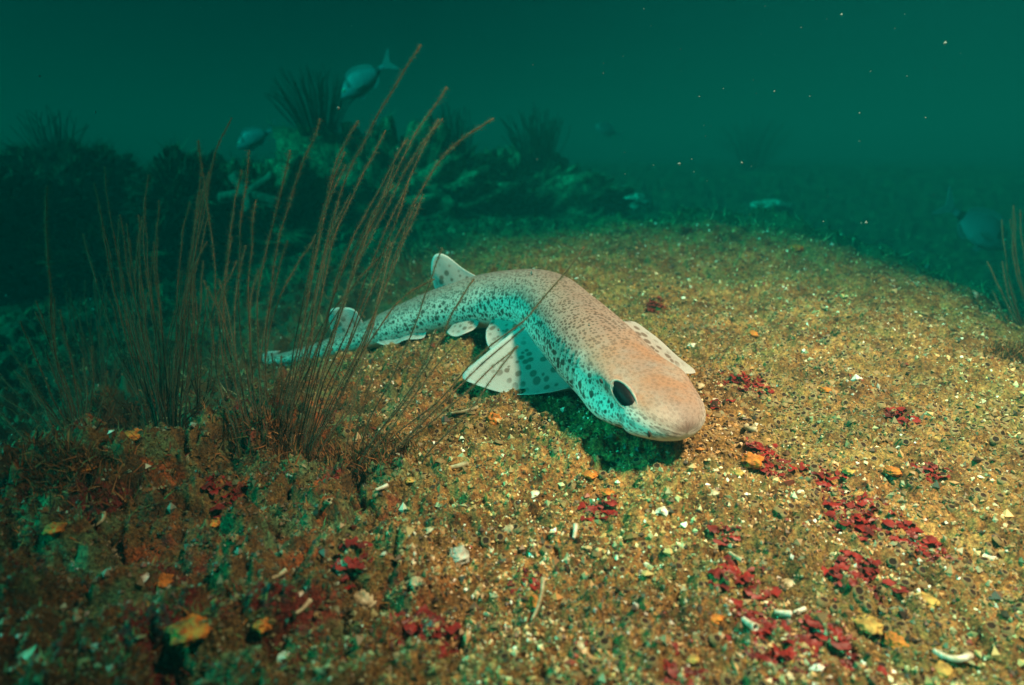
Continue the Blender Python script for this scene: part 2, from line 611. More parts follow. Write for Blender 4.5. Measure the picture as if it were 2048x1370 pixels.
def z_full(x, y):
    z = z_base(x, y)
    rk, fm = rocky(x, y), farmask(x, y)
    z = z + (0.0065 + 0.012 * rk + 0.010 * fm) * fbm2(x, y, 0.075, 3, 11)
    z = z + (0.0048 + 0.007 * rk + 0.008 * fm) * fbm2(x, y, 0.022, 4, 23, 0.6)
    rid = 1 - np.abs(fbm2(x, y, 0.045, 3, 37))
    z = z - rk * 0.015 * sstep(0.70, 1.0, rid)
    z = z - (1 - fm) * 0.005 * sstep(0.30, 0.7, fbm2(x, y, 0.013, 2, 71))
    z = z + (1 - fm) * 0.0042 * fbm2(x, y, 0.0075, 2, 73)
    return z


def zf(x, y):
    return float(z_full(np.array([x]), np.array([y]))[0])


def spot(px, py, tmax=7.0):
    """the point of the seabed seen at a pixel"""
    d = raydir(px, py)
    t = np.concatenate([np.linspace(.2, 2.2, 1600), np.linspace(2.2, tmax, 800)])
    P = np.array([0, 0, CAMZ]) + t[:, None] * d
    z = z_full(P[:, 0], P[:, 1])
    h = np.nonzero(P[:, 2] < z)[0]
    q = P[h[0]] if len(h) else P[-1]
    return np.array([q[0], q[1], zf(q[0], q[1])])


# fan-shaped tessellation: fine near the viewer, coarse far away
ang = np.concatenate([np.linspace(-150, -48, 60, endpoint=False), np.linspace(-48, 48, 760, endpoint=False), np.linspace(48, 150, 61)])
ang = np.radians(ang)
rad = np.concatenate([np.geomspace(.05, .2, 12, endpoint=False), np.geomspace(.2, 2.6, 560, endpoint=False), np.geomspace(2.6, 26, 110)])
RR, AA = np.meshgrid(rad, ang, indexing='ij')
X, Y = RR * np.sin(AA), RR * np.cos(AA)
Z = z_full(X, Y)
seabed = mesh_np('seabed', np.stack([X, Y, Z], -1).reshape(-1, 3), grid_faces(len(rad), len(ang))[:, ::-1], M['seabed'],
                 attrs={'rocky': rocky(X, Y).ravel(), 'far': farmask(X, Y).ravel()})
tag(seabed, 'sandy brown seabed mound crusted with grit, tubes and turf', kind='structure')

# ------------------------------------------------------------------ the water (haze)
bx = np.array([(x, y, z) for x in (-28, 28) for y in (-28, 28) for z in (-1.5, 0.74)], float)
haze = mesh_np('haze', bx, np.array([(0, 1, 3, 2), (4, 6, 7, 5), (0, 4, 5, 1), (2, 3, 7, 6), (0, 2, 6, 4), (1, 5, 7, 3)]), None, smooth=False)
tag(haze, 'green sea water thick with fine silt', kind='stuff')
hm = bpy.data.materials.new('water_haze')
hm.use_nodes = True
hn = hm.node_tree
hn.nodes.clear()
pv = hn.nodes.new('ShaderNodeVolumePrincipled')
pv.inputs['Color'].default_value = (0.002, 0.092, 0.096, 1)
pv.inputs['Absorption Color'].default_value = (0.0, 0.36, 0.27, 1)
pv.inputs['Density'].default_value = 0.55
pv.inputs['Anisotropy'].default_value = 0.0
ho = hn.nodes.new('ShaderNodeOutputMaterial')
hn.links.new(pv.outputs[0], ho.inputs['Volume'])
haze.data.materials.append(hm)


# ------------------------------------------------------------------ boulders
def boulder(name, c, r, seed, mat, label, turf_n=2500, amp=0.30, group=None):
    nu, nv = 150, 100
    th = np.linspace(0, 2 * np.pi, nu, endpoint=False)
    ph = np.linspace(0.02, np.pi - 0.02, nv)
    PH, TH = np.meshgrid(ph, th, indexing='ij')
    d = np.stack([np.sin(PH) * np.cos(TH), np.sin(PH) * np.sin(TH), np.cos(PH)], -1)
    n1 = fbm(d * 1.6 + seed, 3, seed)
    n2 = 1 - np.abs(fbm(d * 3.3 + seed * 2, 3, seed + 5))
    n3 = fbm(d * 9 + seed, 4, seed + 9, 0.6)
    k = 1 + amp * n1 - 0.34 * sstep(0.75, 1.0, n2) + 0.16 * n3
    p = d * k[..., None] * np.array(r)
    root = empty(name, (c[0], c[1], c[2]))
    v = p.reshape(-1, 3)
    mesh_np('rock_body', v, grid_faces(nv, nu, True)[:, ::-1], mat, root)
    tag(root, label, 'rock', group)
    # growth clinging to the top and front
    nrm = (d / np.array(r)).reshape(-1, 3)
    nrm /= np.linalg.norm(nrm, axis=1)[:, None]
    turf_n *= 3
    ok = np.nonzero((nrm[:, 2] > -0.1))[0]
    w = np.sin(PH).reshape(-1)[ok] * (0.3 + nrm[ok, 2].clip(0, 1))
    pick = rng.choice(ok, turf_n, p=w / w.sum())
    t = strands('rock_turf', v[pick], nrm[pick], rng.gamma(3, .005, turf_n) + .004, .0006, 'rock', parent=root)
    t['kind'] = 'stuff'
    return root, BVHTree.FromPolygons([tuple(q + np.array(c)) for q in v], [tuple(f) for f in grid_faces(nv, nu, True)[:, ::-1]])


TURF = {
    'mound': [((0.29, 0.215, 0.085), 5), ((0.19, 0.155, 0.055), 4), ((0.12, 0.085, 0.032), 3), ((0.40, 0.31, 0.15), 4), ((0.15, 0.05, 0.02), 1)],
    'left': [((0.12, 0.11, 0.045), 4), ((0.10, 0.06, 0.025), 3), ((0.30, 0.10, 0.025), 3), ((0.13, 0.19, 0.085), 4), ((0.04, 0.028, 0.018), 3), ((0.20, 0.025, 0.02), 2)],
    'rock': [((0.11, 0.135, 0.055), 4), ((0.05, 0.06, 0.03), 4), ((0.20, 0.23, 0.12), 2), ((0.30, 0.33, 0.20), 1)],
    'brown': [((0.10, 0.04, 0.015), 4), ((0.22, 0.085, 0.03), 4), ((0.05, 0.02, 0.01), 3), ((0.30, 0.15, 0.06), 2)],
}


def tints(kind, n):
    c = np.array([k[0] for k in TURF[kind]])
    w = np.array([k[1] for k in TURF[kind]], float)
    i = rng.choice(len(c), n, p=w / w.sum())
    return c[i] * rng.uniform(.65, 1.35, (n, 1))


def strands(name, pos, nrm, length, width, kind, parent=None, spread=0.8, mat=None, tint=None):
    """short bent filaments, two quads' worth of triangles each"""
    n = len(pos)
    length = np.asarray(length)
    d = nrm + rng.normal(0, spread * .6, (n, 3))
    d /= np.linalg.norm(d, axis=1)[:, None]
    side = np.cross(d, rng.normal(0, 1, (n, 3)))
    side /= np.linalg.norm(side, axis=1)[:, None] + 1e-9
    d2 = d + rng.normal(0, .45, (n, 3))
    w = np.asarray(width) * rng.uniform(.6, 1.4, (n, 1))
    L = length[:, None]
    base = pos - nrm * .0015
    v = np.stack([base - side * w, base + side * w, base + d * L * .55 - side * w * .8, base + d * L * .55 + side * w * .8, base + d * L * .55 + d2 * L * .45], 1)
    f0 = np.arange(n)[:, None, None] * 5 + np.array([[0, 1, 3], [0, 3, 2], [2, 3, 4]])[None]
    t = tints(kind, n) if tint is None else tint
    tc = np.concatenate([np.repeat(t, 5, axis=0), np.ones((n * 5, 1))], 1)
    return mesh_np(name, v.reshape(-1, 3), f0.reshape(-1, 3), mat or M['turf'], parent, smooth=True, attrs={'tint': tc})


B1, bv1 = boulder('rock', at(520, 490, 1.78), (.27, .20, .215), 3, M['rock'], 'rough rock the pale starfish clings to', 3500)
B2, bv2 = boulder('rock', at(800, 450, 2.0), (.36, .25, .25), 12, M['rock'], 'tallest weedy rock with the bream hovering over its top', 3500)
B3, bv3 = boulder('rock', at(1030, 450, 2.15), (.31, .22, .185), 21, M['rock'], 'rounded rock shoulder under the big dark tuft behind the shark', 2500)
B4, bv4 = boulder('rock', at(130, 400, 1.75), (.19, .16, .13), 33, M['dark_shaded_rock'], 'overhanging boulder coloured dark as in shade at the far side of the drop', 2200)
B5, bv5 = boulder('rock', at(170, 520, 1.55), (.20, .15, .075), 44, M['rock'], 'low mossy ledge beneath the overhanging boulder', 1500)
B6, bv6 = boulder('rock', at(370, 420, 1.62), (.10, .10, .13), 57, M['dark_shaded_rock'], 'small dark knob of rock between boulder and starfish', 900)
B7, bv7 = boulder('rock', at(950, 520, 1.55), (.22, .14, .06), 61, M['rock'], 'low dark reef lip directly behind the dorsal fin', 1600)
B9, bv9 = boulder('rock', at(690, 520, 1.72), (.30, .18, .10), 88, M['rock'], 'dim weedy slope between the tall rock and the tail', 1800)
B8, bv8 = boulder('rock', at(-60, 480, 1.5), (.20, .2, .16), 77, M['dark_shaded_rock'], 'dark rock cut by the edge of view below the boulder', 1000)

# ------------------------------------------------------------------ catshark
SP = [(1374, 866, .458), (1348, 845, .471), (1305, 810, .496), (1257, 770, .528), (1195, 707, .577), (1138, 650, .644), (1085, 606, .71),
      (1010, 600, .757), (940, 608, .785), (860, 629, .81), (780, 655, .835), (700, 683, .865), (620, 706, .90), (535, 722, .94)]
spine = catmull([at(*q) for q in SP], 220)
sarc = np.concatenate([[0], np.cumsum(np.linalg.norm(np.diff(spine, axis=0), axis=1))])
LEN = sarc[-1]
prof = np.array([  # s, half width, top, bottom
    (0, .0005, .0004, .0004), (.0008, .0085, .0048, .0045), (.0022, .0138, .0076, .007), (.0045, .0188, .0100, .009), (.0085, .0243, .0126, .0112), (.0155, .0302, .0160, .0136), (.028, .0355, .0195, .0155), (.040, .0370, .0225, .0185),
    (.055, .0380, .0252, .0225), (.075, .0386, .0280, .026), (.10, .0388, .0305, .029), (.13, .0388, .0328, .032), (.17, .0380, .0345, .034),
    (.22, .0370, .0350, .0345), (.28, .0365, .0345, .034), (.34, .0345, .0330, .032), (.39, .0315, .0305, .030), (.45, .0255, .0265, .026), (.51, .0195, .0215, .0215),
    (.57, .0140, .0160, .016), (.64, .0095, .0115, .0115), (.70, .0060, .0085, .0085), (.80, .0020, .0050, .005)])


def pr(s, k):
    # smooth interpolation of the profile
    x, y = prof[:, 0], prof[:, k]
    m = np.gradient(y, x)
    i = np.clip(np.searchsorted(x, s) - 1, 0, len(x) - 2)
    h = x[i + 1] - x[i]
    t = (s - x[i]) / h
    return (2 * t**3 - 3 * t**2 + 1) * y[i] + (t**3 - 2 * t**2 + t) * h * m[i] + (-2 * t**3 + 3 * t**2) * y[i + 1] + (t**3 - t**2) * h * m[i + 1]


# rings packed towards the snout
q = np.linspace(0, 1, 420)
srow = LEN * (0.35 * q ** 2.2 + 0.65 * q)
srow[1:7] = [.0003, .0007, .0012, .0019, .0028, .0038]
srow = np.sort(srow)
SPc = np.stack([np.interp(srow, sarc, spine[:, k]) for k in range(3)], 1)
T = np.gradient(spine, axis=0)
T /= np.linalg.norm(T, axis=1)[:, None]
ker = np.hanning(15); ker /= ker.sum()
T = np.stack([np.convolve(np.pad(T[:, k], 7, 'edge'), ker, 'valid') for k in range(3)], 1)
T = np.stack([np.interp(srow, sarc, T[:, k]) for k in range(3)], 1)
T /= np.linalg.norm(T, axis=1)[:, None]
Sd = np.cross(T, np.array([0, 0, 1.0]))
Sd /= np.linalg.norm(Sd, axis=1)[:, None]           # animal's own right or left; T points to the tail
Up = np.cross(Sd, T)
roll = np.interp(srow, [0, .1, .2, .3, .45, LEN], np.radians([0, 0, 2, 4, 0, 0]))
NSEG = 64
a = np.linspace(0, 2 * np.pi, NSEG, endpoint=False)
ca, sa = np.cos(a), np.sin(a)
pw = np.interp(srow, [0, .02, .06, .12, .2, LEN], [1.0, .92, .86, .92, 1.0, 1.0])
W, HT, HB = pr(srow, 1), pr(srow, 2), pr(srow, 3)
xs = W[:, None] * np.sign(ca) * np.abs(ca) ** pw[:, None]
hs = np.where(sa >= 0, HT[:, None] * np.abs(sa) ** np.interp(srow, [0, .02, .07, .14, LEN], [.95, .84, .82, .95, .95])[:, None], -HB[:, None] * np.abs(sa) ** np.interp(srow, [0, .03, .12, LEN], [1, .75, .8, .95])[:, None])
# brow over the eyes, hollow cheek below, swollen jaw corner, nostril notch under the snout
signed_ = ((a - np.pi / 2 + np.pi) % (2 * np.pi)) - np.pi
E = lambda s0, w: np.exp(-((srow - s0) / w) ** 2)[:, None]
Aang = lambda a0, w: np.exp(-((np.abs(((np.abs(a - np.pi / 2) - a0 + np.pi) % (2 * np.pi)) - np.pi)) / w) ** 2)[None, :]
bulge = 0.0050 * E(.054, .020) * Aang(R(50), R(13)) - 0.0045 * E(.056, .017) * Aang(R(80), R(15)) - 0.0020 * E(.045, .03) * Aang(R(0), R(26)) + 0.0030 * E(.066, .020) * Aang(R(118), R(24)) \
    - 0.0030 * E(.034, .005) * Aang(R(125), R(24)) + 0.0018 * E(.026, .006) * Aang(R(130), R(28))
groove = sum(np.exp(-((srow - s0) / .0013) ** 2) for s0 in (.104, .1125, .121, .1295, .138))[:, None] * sstep(R(62), R(72), np.abs(signed_))[None, :] * sstep(R(112), R(102), np.abs(signed_))[None, :]
bulge = bulge - .0022 * groove
k = 1 + bulge / np.maximum(W[:, None], .01)
xs, hs = xs * k, hs * k
cr, sr = np.cos(roll)[:, None], np.sin(roll)[:, None]
xr, hr = xs * cr - hs * sr, xs * sr + hs * cr
V = SPc[:, None, :] + xr[..., None] * Sd[:, None, :] + hr[..., None] * Up[:, None, :]
arcang = np.abs(((a - np.pi / 2 + np.pi) % (2 * np.pi)) - np.pi)          # 0 on the spine line, pi under the belly
circ = (W + HT)[:, None] * 0.5
signed = ((a - np.pi / 2 + np.pi) % (2 * np.pi)) - np.pi
sg_ = np.repeat(srow[:, None], NSEG, 1)
skin = np.stack([np.repeat(srow[:, None], NSEG, 1), signed[None, :] * (.6 * circ + .4 * .033), 0 * sg_], -1)
backv = np.repeat((1 - arcang / np.pi)[None, :], len(srow), 0)
sg = np.repeat(srow[:, None], NSEG, 1)
head = 1 - sstep(.085, .15, sg)
finew = sstep(.28, .42, backv) * (1 - .30 * head)
finew = finew * (1 - .50 * sstep(.62, .80, backv) * (1 - sstep(.06, .12, sg)))
bigw = sstep(.24, .33, backv) * (1 - sstep(.60, .78, backv)) * (1 - .5 * (1 - sstep(.02, .05, sg)))
tanv = sstep(.60, .80, backv) * (1 - sstep(.085, .15, sg)) * sstep(.0, .025, sg) * .75
tanv = tanv + .25 * sstep(.65, .9, backv) * sstep(.1, .15, sg) * (1 - sstep(.2, .3, sg))
shark = empty('catshark', (spine[60][0], spine[60][1], zf(spine[60][0], spine[60][1])))
SHO = np.array(shark.location)
tag(shark, 'spotted catshark resting on the sandy mound, head towards the viewer', 'shark')
skin[..., 0] += 0.0
body = mesh_np('body', (V - SHO).reshape(-1, 3), grid_faces(len(srow), NSEG, True), M['skin'], shark,
               attrs={'skin': skin.reshape(-1, 3), 'back': backv.ravel(), 'fine': finew.ravel(), 'big': bigw.ravel(), 'tan': tanv.ravel(), 'groove': groove.ravel()})
sh_faces = grid_faces(len(srow), NSEG, True)
sh_bvh = BVHTree.FromPolygons([tuple(v) for v in V.reshape(-1, 3)], [tuple(f) for f in sh_faces])


def fin(name, base, outer, th=.004, n=34, mrow=14, camber=0.0, label=None, mat=None):
    """a fin as a thin closed sheet between its base line and its outer edge"""
    b = catmull(base, n)
    o = catmull(outer, n)
    t = np.linspace(0, 1, mrow)[None, :, None]
    P = b[:, None] * (1 - t) + o[:, None] * t
    nrm = np.cross(o[n // 2] - b[n // 2], b[-1] - b[0])
    nrm /= np.linalg.norm(nrm)
    P = P + nrm * camber * np.sin(np.pi * t * .8)
    rip = 0.0008 * np.sin(np.linspace(0, 13, n))[:, None, None] * t ** 2
    P = P + nrm * rip
    endt = np.sin(np.linspace(0, np.pi, n)).clip(0, 1)[:, None, None] ** .5
    thk = (th * (1 - t ** .8) * endt + .00045) * .5
    A, Bk = P + nrm * thk, P - nrm * thk
    v = np.concatenate([A.reshape(-1, 3), Bk.reshape(-1, 3)]) - SHO
    g = grid_faces(n, mrow)
    f = [tuple(x) for x in g] + [tuple(x[::-1] + n * mrow) for x in g]
    off = n * mrow
    for i in range(n - 1):
        e0, e1 = i * mrow + mrow - 1, (i + 1) * mrow + mrow - 1
        f.append((e0, e0 + off, e1 + off, e1))
    for j in range(mrow - 1):
        f.append((j, j + off, j + 1 + off, j + 1))
        e = (n - 1) * mrow
        f.append((e + j, e + j + 1, e + j + 1 + off, e + j + off))
    ed = np.repeat(np.linspace(0, 1, mrow)[None, :], n, 0)
    e1_ = (b[-1] - b[0]) / np.linalg.norm(b[-1] - b[0])
    e2_ = np.cross(nrm, e1_)
    fl = np.stack([(P @ e1_).ravel(), (P @ e2_).ravel(), 0 * (P @ e1_).ravel()], 1)
    ob = mesh_np(name, v, f, mat or M['fin'], shark, attrs={'edge': np.concatenate([ed.ravel(), ed.ravel()]), 'flat': np.concatenate([fl, fl])})
    if label:
        ob['label'] = label
    return ob


A_ = lambda L: [at(*q) for q in L]
# near pectoral, spread flat on the sand
fin('pectoral_fin', A_([(1170, 770, .580), (1145, 735, .610), (1115, 695, .642)]),
    A_([(1136, 772, .572), (1085, 781, .585), (1020, 785, .603), (960, 770, .615), (922, 748, .628), (955, 715, .642), (1000, 680, .658), (1045, 652, .672), (1072, 664, .668), (1090, 695, .655)]),
    th=.013, camber=.004, label='near pectoral fin spread on the sand, pale with dark spots')
# far pectoral
fin('pectoral_fin', A_([(1225, 650, .60), (1260, 685, .575), (1295, 722, .55)]),
    A_([(1236, 652, .615), (1266, 645, .620), (1300, 670, .610), (1343, 708, .594), (1388, 742, .582), (1382, 750, .575), (1352, 750, .565), (1315, 742, .555)]),
    th=.006, camber=-.003, label='far pectoral fin showing past the head')
# first dorsal: standing up from the back
fin('dorsal_fin', A_([(975, 575, .775), (930, 585, .785), (885, 598, .80)]),
    A_([(960, 556, .776), (925, 536, .785), (893, 512, .793), (876, 507, .797), (866, 516, .80), (863, 540, .80), (866, 565, .803), (873, 583, .805), (890, 585, .803)]),
    th=.010, label='tall first dorsal fin with large dark spots')
# second dorsal
fin('dorsal_fin', A_([(735, 668, .853), (705, 680, .862), (675, 690, .872)]),
    A_([(730, 652, .853), (712, 622, .858), (690, 615, .866), (665, 617, .872), (658, 632, .878), (662, 660, .878), (672, 684, .876)]), th=.004)
# anal and pelvic fins under the body
fin('anal_fin', A_([(850, 655, .80), (805, 668, .815), (765, 676, .83)]),
    A_([(853, 664, .79), (845, 675, .785), (815, 680, .79), (790, 688, .80), (765, 690, .81), (752, 684, .825)]), th=.003)
fin('pelvic_fin', A_([(1040, 640, .70), (1010, 640, .715), (985, 638, .73)]),
    A_([(1040, 655, .685), (1018, 690, .672), (992, 703, .672), (975, 690, .685), (972, 660, .71)]), th=.004)
fin('pelvic_fin', A_([(960, 640, .745), (930, 645, .75), (905, 650, .76)]),
    A_([(955, 652, .74), (930, 668, .735), (905, 672, .74), (893, 664, .75)]), th=.003)
# long tail blade
fin('caudal_fin', A_([(640, 702, .893), (590, 713, .915), (540, 722, .938)]),
    A_([(650, 718, .895), (620, 738, .90), (590, 738, .915), (565, 735, .925), (545, 740, .93), (528, 738, .94), (524, 715, .945), (535, 704, .94), (560, 702, .932)]), th=.003)


def on_shark(px, py):
    d = Vector(raydir(px, py)).normalized()
    h = sh_bvh.ray_cast(Vector((0, 0, CAMZ)), d)
    return (h[0], h[1]) if h[0] else (None, None)


def ellipsoid(name, c, ax, mat, parent, org, nu=28, nv=18):
    """ax: three axis vectors already scaled to the half lengths"""
    ph = np.linspace(0.001, np.pi - 0.001, nv)
    th = np.linspace(0, 2 * np.pi, nu, endpoint=False)
    PH, TH = np.meshgrid(ph, th, indexing='ij')
    p = (np.sin(PH) * np.cos(TH))[..., None] * ax[0] + (np.sin(PH) * np.sin(TH))[..., None] * ax[1] + np.cos(PH)[..., None] * ax[2] + c - org
    return mesh_np(name, p.reshape(-1, 3), grid_faces(nv, nu, True), mat, parent)


def ring(name, c, a1, a2, nrm, tube, mat, parent, org, nu=36, nv=8):
    th = np.linspace(0, 2 * np.pi, nu, endpoint=False)
    ph = np.linspace(0, 2 * np.pi, nv, endpoint=False)
    TH, PH = np.meshgrid(th, ph, indexing='ij')
    cen = np.cos(TH)[..., None] * a1 + np.sin(TH)[..., None] * a2
    out = cen / np.linalg.norm(cen, axis=2)[..., None]
    p = cen + tube * (np.cos(PH)[..., None] * out + np.sin(PH)[..., None] * nrm * .8) + c - org
    f = []
    for i in range(nu):
        for j in range(nv):
            f.append((i * nv + j, ((i + 1) % nu) * nv + j, ((i + 1) % nu) * nv + (j + 1) % nv, i * nv + (j + 1) % nv))
    return mesh_np(name, p.reshape(-1, 3), f, mat, parent)


hit, nrm = on_shark(1246, 790)
if hit:
    hit, nrm = np.array(hit), np.array(nrm)
    ir = int(np.argmin(np.linalg.norm(SPc - hit, axis=1)))
    Tl = T[ir]
    if nrm @ (hit - SPc[ir]) < 0:
        nrm = -nrm
    for sgn in (1, -1):
        h, nn, tt = hit.copy(), nrm.copy(), Tl.copy()
        if sgn < 0:
            h = h - 2 * ((h - SPc[ir]) @ Sd[ir]) * Sd[ir]
            nn = nn - 2 * (nn @ Sd[ir]) * Sd[ir]
            h = h - Up[ir] * .005 - nn * .001
        la = tt - (tt @ nn) * nn
        la /= np.linalg.norm(la)
        sb = np.cross(nn, la)
        upv = np.array([0, sP, cP])
        best = max((1, -1), key=lambda g_: abs((math.cos(.2) * la + g_ * math.sin(.2) * sb) @ upv))
        if sgn < 0:
            best = 0
        la = math.cos(.2 * abs(best)) * la + best * math.sin(.2) * sb
        sb = np.cross(nn, la)
        c = h - nn * .0035
        e = ellipsoid('eye', c, [la * .0156, sb * .0066, nn * .0050], M['eye'], shark, SHO)
        ring('eyelid', h - nn * .0017, la * .0154, sb * .0066, nn, .0013, M['lid'], e, SHO)


for nm, px, py, ra, rb in (('nostril', 1298, 868, .0030, .0012), ('spiracle', 1203, 762, .0028, .0016)):
    h_, n_ = on_shark(px, py)
    if h_:
        h_, n_ = np.array(h_), np.array(n_)
        la = T[int(np.argmin(np.linalg.norm(SPc - h_, axis=1)))]
        la = la - (la @ n_) * n_
        la /= np.linalg.norm(la)
        if nm == 'nostril':
            la, sb = np.cross(n_, la), la
        else:
            sb = np.cross(n_, la)
        ellipsoid(nm, h_ - n_ * .0004, [la * ra, sb * rb, n_ * .0008], M['slit'], shark, SHO, 16, 10)

# ------------------------------------------------------------------ sea whips
def tube(pts, r0, r1, nseg=6, beads=0.0):
    n = len(pts)
    tg = np.gradient(pts, axis=0)
    tg /= np.linalg.norm(tg, axis=1)[:, None] + 1e-9
    n1 = np.cross(tg, np.array([0.2, 1.0, 0.1]))
    n1 /= np.linalg.norm(n1, axis=1)[:, None]
    n2 = np.cross(tg, n1)
    th = np.linspace(0, 2 * np.pi, nseg, endpoint=False)
    r = r0 + (r1 - r0) * np.linspace(0, 1, n)
    r = r * (1 + beads * rng.uniform(-1, 1, n))
    p = pts[:, None] + r[:, None, None] * (np.cos(th)[None, :, None] * n1[:, None] + np.sin(th)[None, :, None] * n2[:, None])
    p = np.concatenate([p.reshape(-1, 3), pts[-1:] + tg[-1:] * r1])
    f = [tuple(x) for x in grid_faces(n, nseg, True)]
    for j in range(nseg):
        f.append(((n - 1) * nseg + j, (n - 1) * nseg + (j + 1) % nseg, n * nseg))
    al = np.concatenate([np.repeat(np.linspace(0, 1, n), nseg), [1.0]])
    return p, f, al, tg, n1, n2


def whip(root, pts, r0=.00052, fuzz=1.0, dens=9000):
    org = np.array(root.location)
    L = np.linalg.norm(np.diff(pts, axis=0), axis=1).sum()
    n = max(16, int(L / .0035))
    c = catmull(pts, n)
    s = np.linspace(0, L, n)
    wob = np.stack([fbm(np.stack([s / .03, s * 0 + rng.uniform(0, 99), s * 0 + kk], -1), 2, 3) for kk in range(3)], 1)
    c = c + wob * (.0012 * np.linspace(0, 1, n) ** .5)[:, None]
    p, f, al, tg, n1, n2 = tube(c, r0 * 1.1, r0 * .75, 6, .28)
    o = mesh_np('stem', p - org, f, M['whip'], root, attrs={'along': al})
    if fuzz > 0:
        m = int(L * dens)
        i = (rng.beta(1.6, 1.0, m) * (n - 1)).astype(int)
        a = rng.uniform(0, 2 * np.pi, m)
        d = np.cos(a)[:, None] * n1[i] + np.sin(a)[:, None] * n2[i] + tg[i] * rng.uniform(-.2, .5, (m, 1))
        t = np.array([0.115, 0.15, 0.09]) * rng.uniform(.6, 1.3, (m, 1))
        red = rng.random(m) < .05
        t[red] = np.array([.34, .09, .035]) * rng.uniform(.7, 1.2, (red.sum(), 1))
        ln = rng.uniform(.0020, .0062, m) * fuzz * (0.35 + .65 * sstep(.05, .4, i / n))
        ln[red] *= .4
        fr = rng.random((m, 1))
        cj = c[i] * (1 - fr) + c[np.minimum(i + 1, n - 1)] * fr
        pl = strands('polyps', cj - org, d, ln, .000055, 'rock', o, .25, M['polyp'], t)
        pl['kind'] = 'stuff'
    return o


def colony(name, base, whips, y0, dy, label, group=None, r0=.00052, fuzz=1.0, foot=140, dens=9000, more=1):
    """whips: traced courses; each keeps its own depth between y0 and y0+dy at the tip"""
    b = spot(*base)
    root = empty(name, b)
    tag(root, label, 'sea whip', group)
    extra = []
    for w in whips:
        for _ in range(more):
            c0, c1 = rng.normal(0, 6), rng.normal(0, 26)
            cut = rng.uniform(.45, 1.02)
            bow = rng.normal(0, 10)
            L_ = len(w)
            full = [(px + c0 + c1 * (i_ / (L_ - 1)) ** 1.5 + bow * math.sin(math.pi * i_ / (L_ - 1)), w[0][1] + (py - w[0][1]) * cut) if i_ else (px + c0, py + rng.normal(0, 4)) for i_, (px, py) in enumerate(w)]
            full = [full[0]] + [(full[0][0] + (q_[0] - full[0][0]) * (.35 + .65 * cut), q_[1]) for q_ in full[1:]]
            extra.append(full)
    for w in whips + extra:
        yb = y0 + rng.uniform(-.012, .012)
        yt = y0 + dy * rng.uniform(.2, 1.0)
        L = len(w)
        pts = [at(px, py, yb + (yt - yb) * (i / max(1, L - 1)) ** 1.3) for i, (px, py) in enumerate(w)]
        # root it in the seabed
        g = pts[0].copy()
        g[2] = min(g[2], zf(g[0], g[1])) - .004
        if np.linalg.norm(g - pts[0]) > .004:
            pts = [g] + pts
        whip(root, np.array(pts), r0, fuzz, dens)
    # matted brown growth round the foot
    n = foot * 9
    ang_ = rng.uniform(0, 2 * np.pi, n)
    rr = np.abs(rng.normal(0, .017, n))
    px_, py_ = b[0] + rr * np.cos(ang_) * 1.6, b[1] + rr * np.sin(ang_)
    P = np.stack([px_, py_, z_full(px_, py_)], 1)
    P[:, 2] += np.maximum(0, .012 - rr * .5) * rng.random(n)
    t = strands('holdfast', P - b, np.tile([0, 0, 1.0], (n, 1)), rng.uniform(.005, .016, n), .0005, 'brown', root, 1.0)
    t['kind'] = 'stuff'
    return root


WA = [
    [(478, 862), (452, 760), (438, 640), (422, 480), (405, 350), (398, 280)], [(490, 860), (465, 740), (447, 620), (455, 500), (470, 400), (482, 340)], [(500, 862), (480, 760), (458, 640), (440, 560)],
    [(515, 866), (495, 760), (480, 650), (478, 480), (500, 300)], [(525, 868), (505, 760), (497, 600), (503, 460), (512, 400)], [(535, 870), (518, 740), (516, 600), (535, 490), (580, 300)],
    [(540, 872), (530, 720), (540, 600), (558, 480), (598, 350), (640, 240)], [(548, 872), (550, 790), (543, 705)], [(560, 874), (562, 790), (598, 690), (618, 560), (637, 480), (672, 330), (715, 240)],
    [(563, 876), (580, 780), (608, 640), (638, 480), (662, 380), (690, 305)], [(570, 878), (592, 740), (622, 620), (655, 480), (695, 350), (770, 210), (840, 85)], [(575, 880), (600, 750), (635, 620), (668, 480), (715, 370), (770, 262)],
    [(586, 884), (590, 790), (624, 690), (630, 580)], [(600, 886), (630, 740), (665, 600), (702, 490), (745, 400), (800, 300), (815, 278)], [(605, 888), (640, 740), (682, 620), (722, 490), (772, 390), (830, 270), (893, 175)],
    [(615, 890), (650, 760), (702, 640), (745, 520), (800, 400), (850, 290), (880, 238)], [(620, 892), (660, 790), (712, 660), (765, 530), (830, 400), (900, 300), (988, 236)], [(625, 894), (680, 770), (722, 690), (765, 590), (800, 500), (848, 390)],
    [(630, 896), (690, 780), (737, 670), (762, 560), (780, 480)], [(640, 900), (700, 800), (733, 700)], [(470, 862), (445, 790), (433, 735)], [(582, 884), (606, 800), (616, 770)], [(557, 874), (574, 800), (612, 700), (640, 600), (658, 470), (676, 400)],
    [(610, 890), (648, 740), (690, 600), (735, 470), (790, 330)]]
WC = [
    [(690, 930), (698, 860), (712, 800), (720, 785)], [(703, 932), (713, 850), (735, 780), (754, 735)], [(713, 934), (735, 850), (782, 760), (830, 650), (862, 560), (885, 495)], [(718, 934), (760, 860), (830, 770), (880, 680), (920, 600), (950, 556)],
    [(722, 936), (780, 860), (850, 760), (916, 682)], [(726, 936), (790, 870), (880, 800), (950, 717), (1040, 645), (1110, 570), (1168, 496)], [(738, 936), (810, 880), (900, 790), (965, 727), (1050, 655)], [(756, 936), (830, 870), (930, 790), (985, 737), (1036, 692)],
    [(764, 930), (830, 860), (868, 812)], [(850, 912), (930, 830), (985, 757), (1030, 695)], [(720, 936), (752, 870), (812, 800), (850, 720), (873, 660)]]
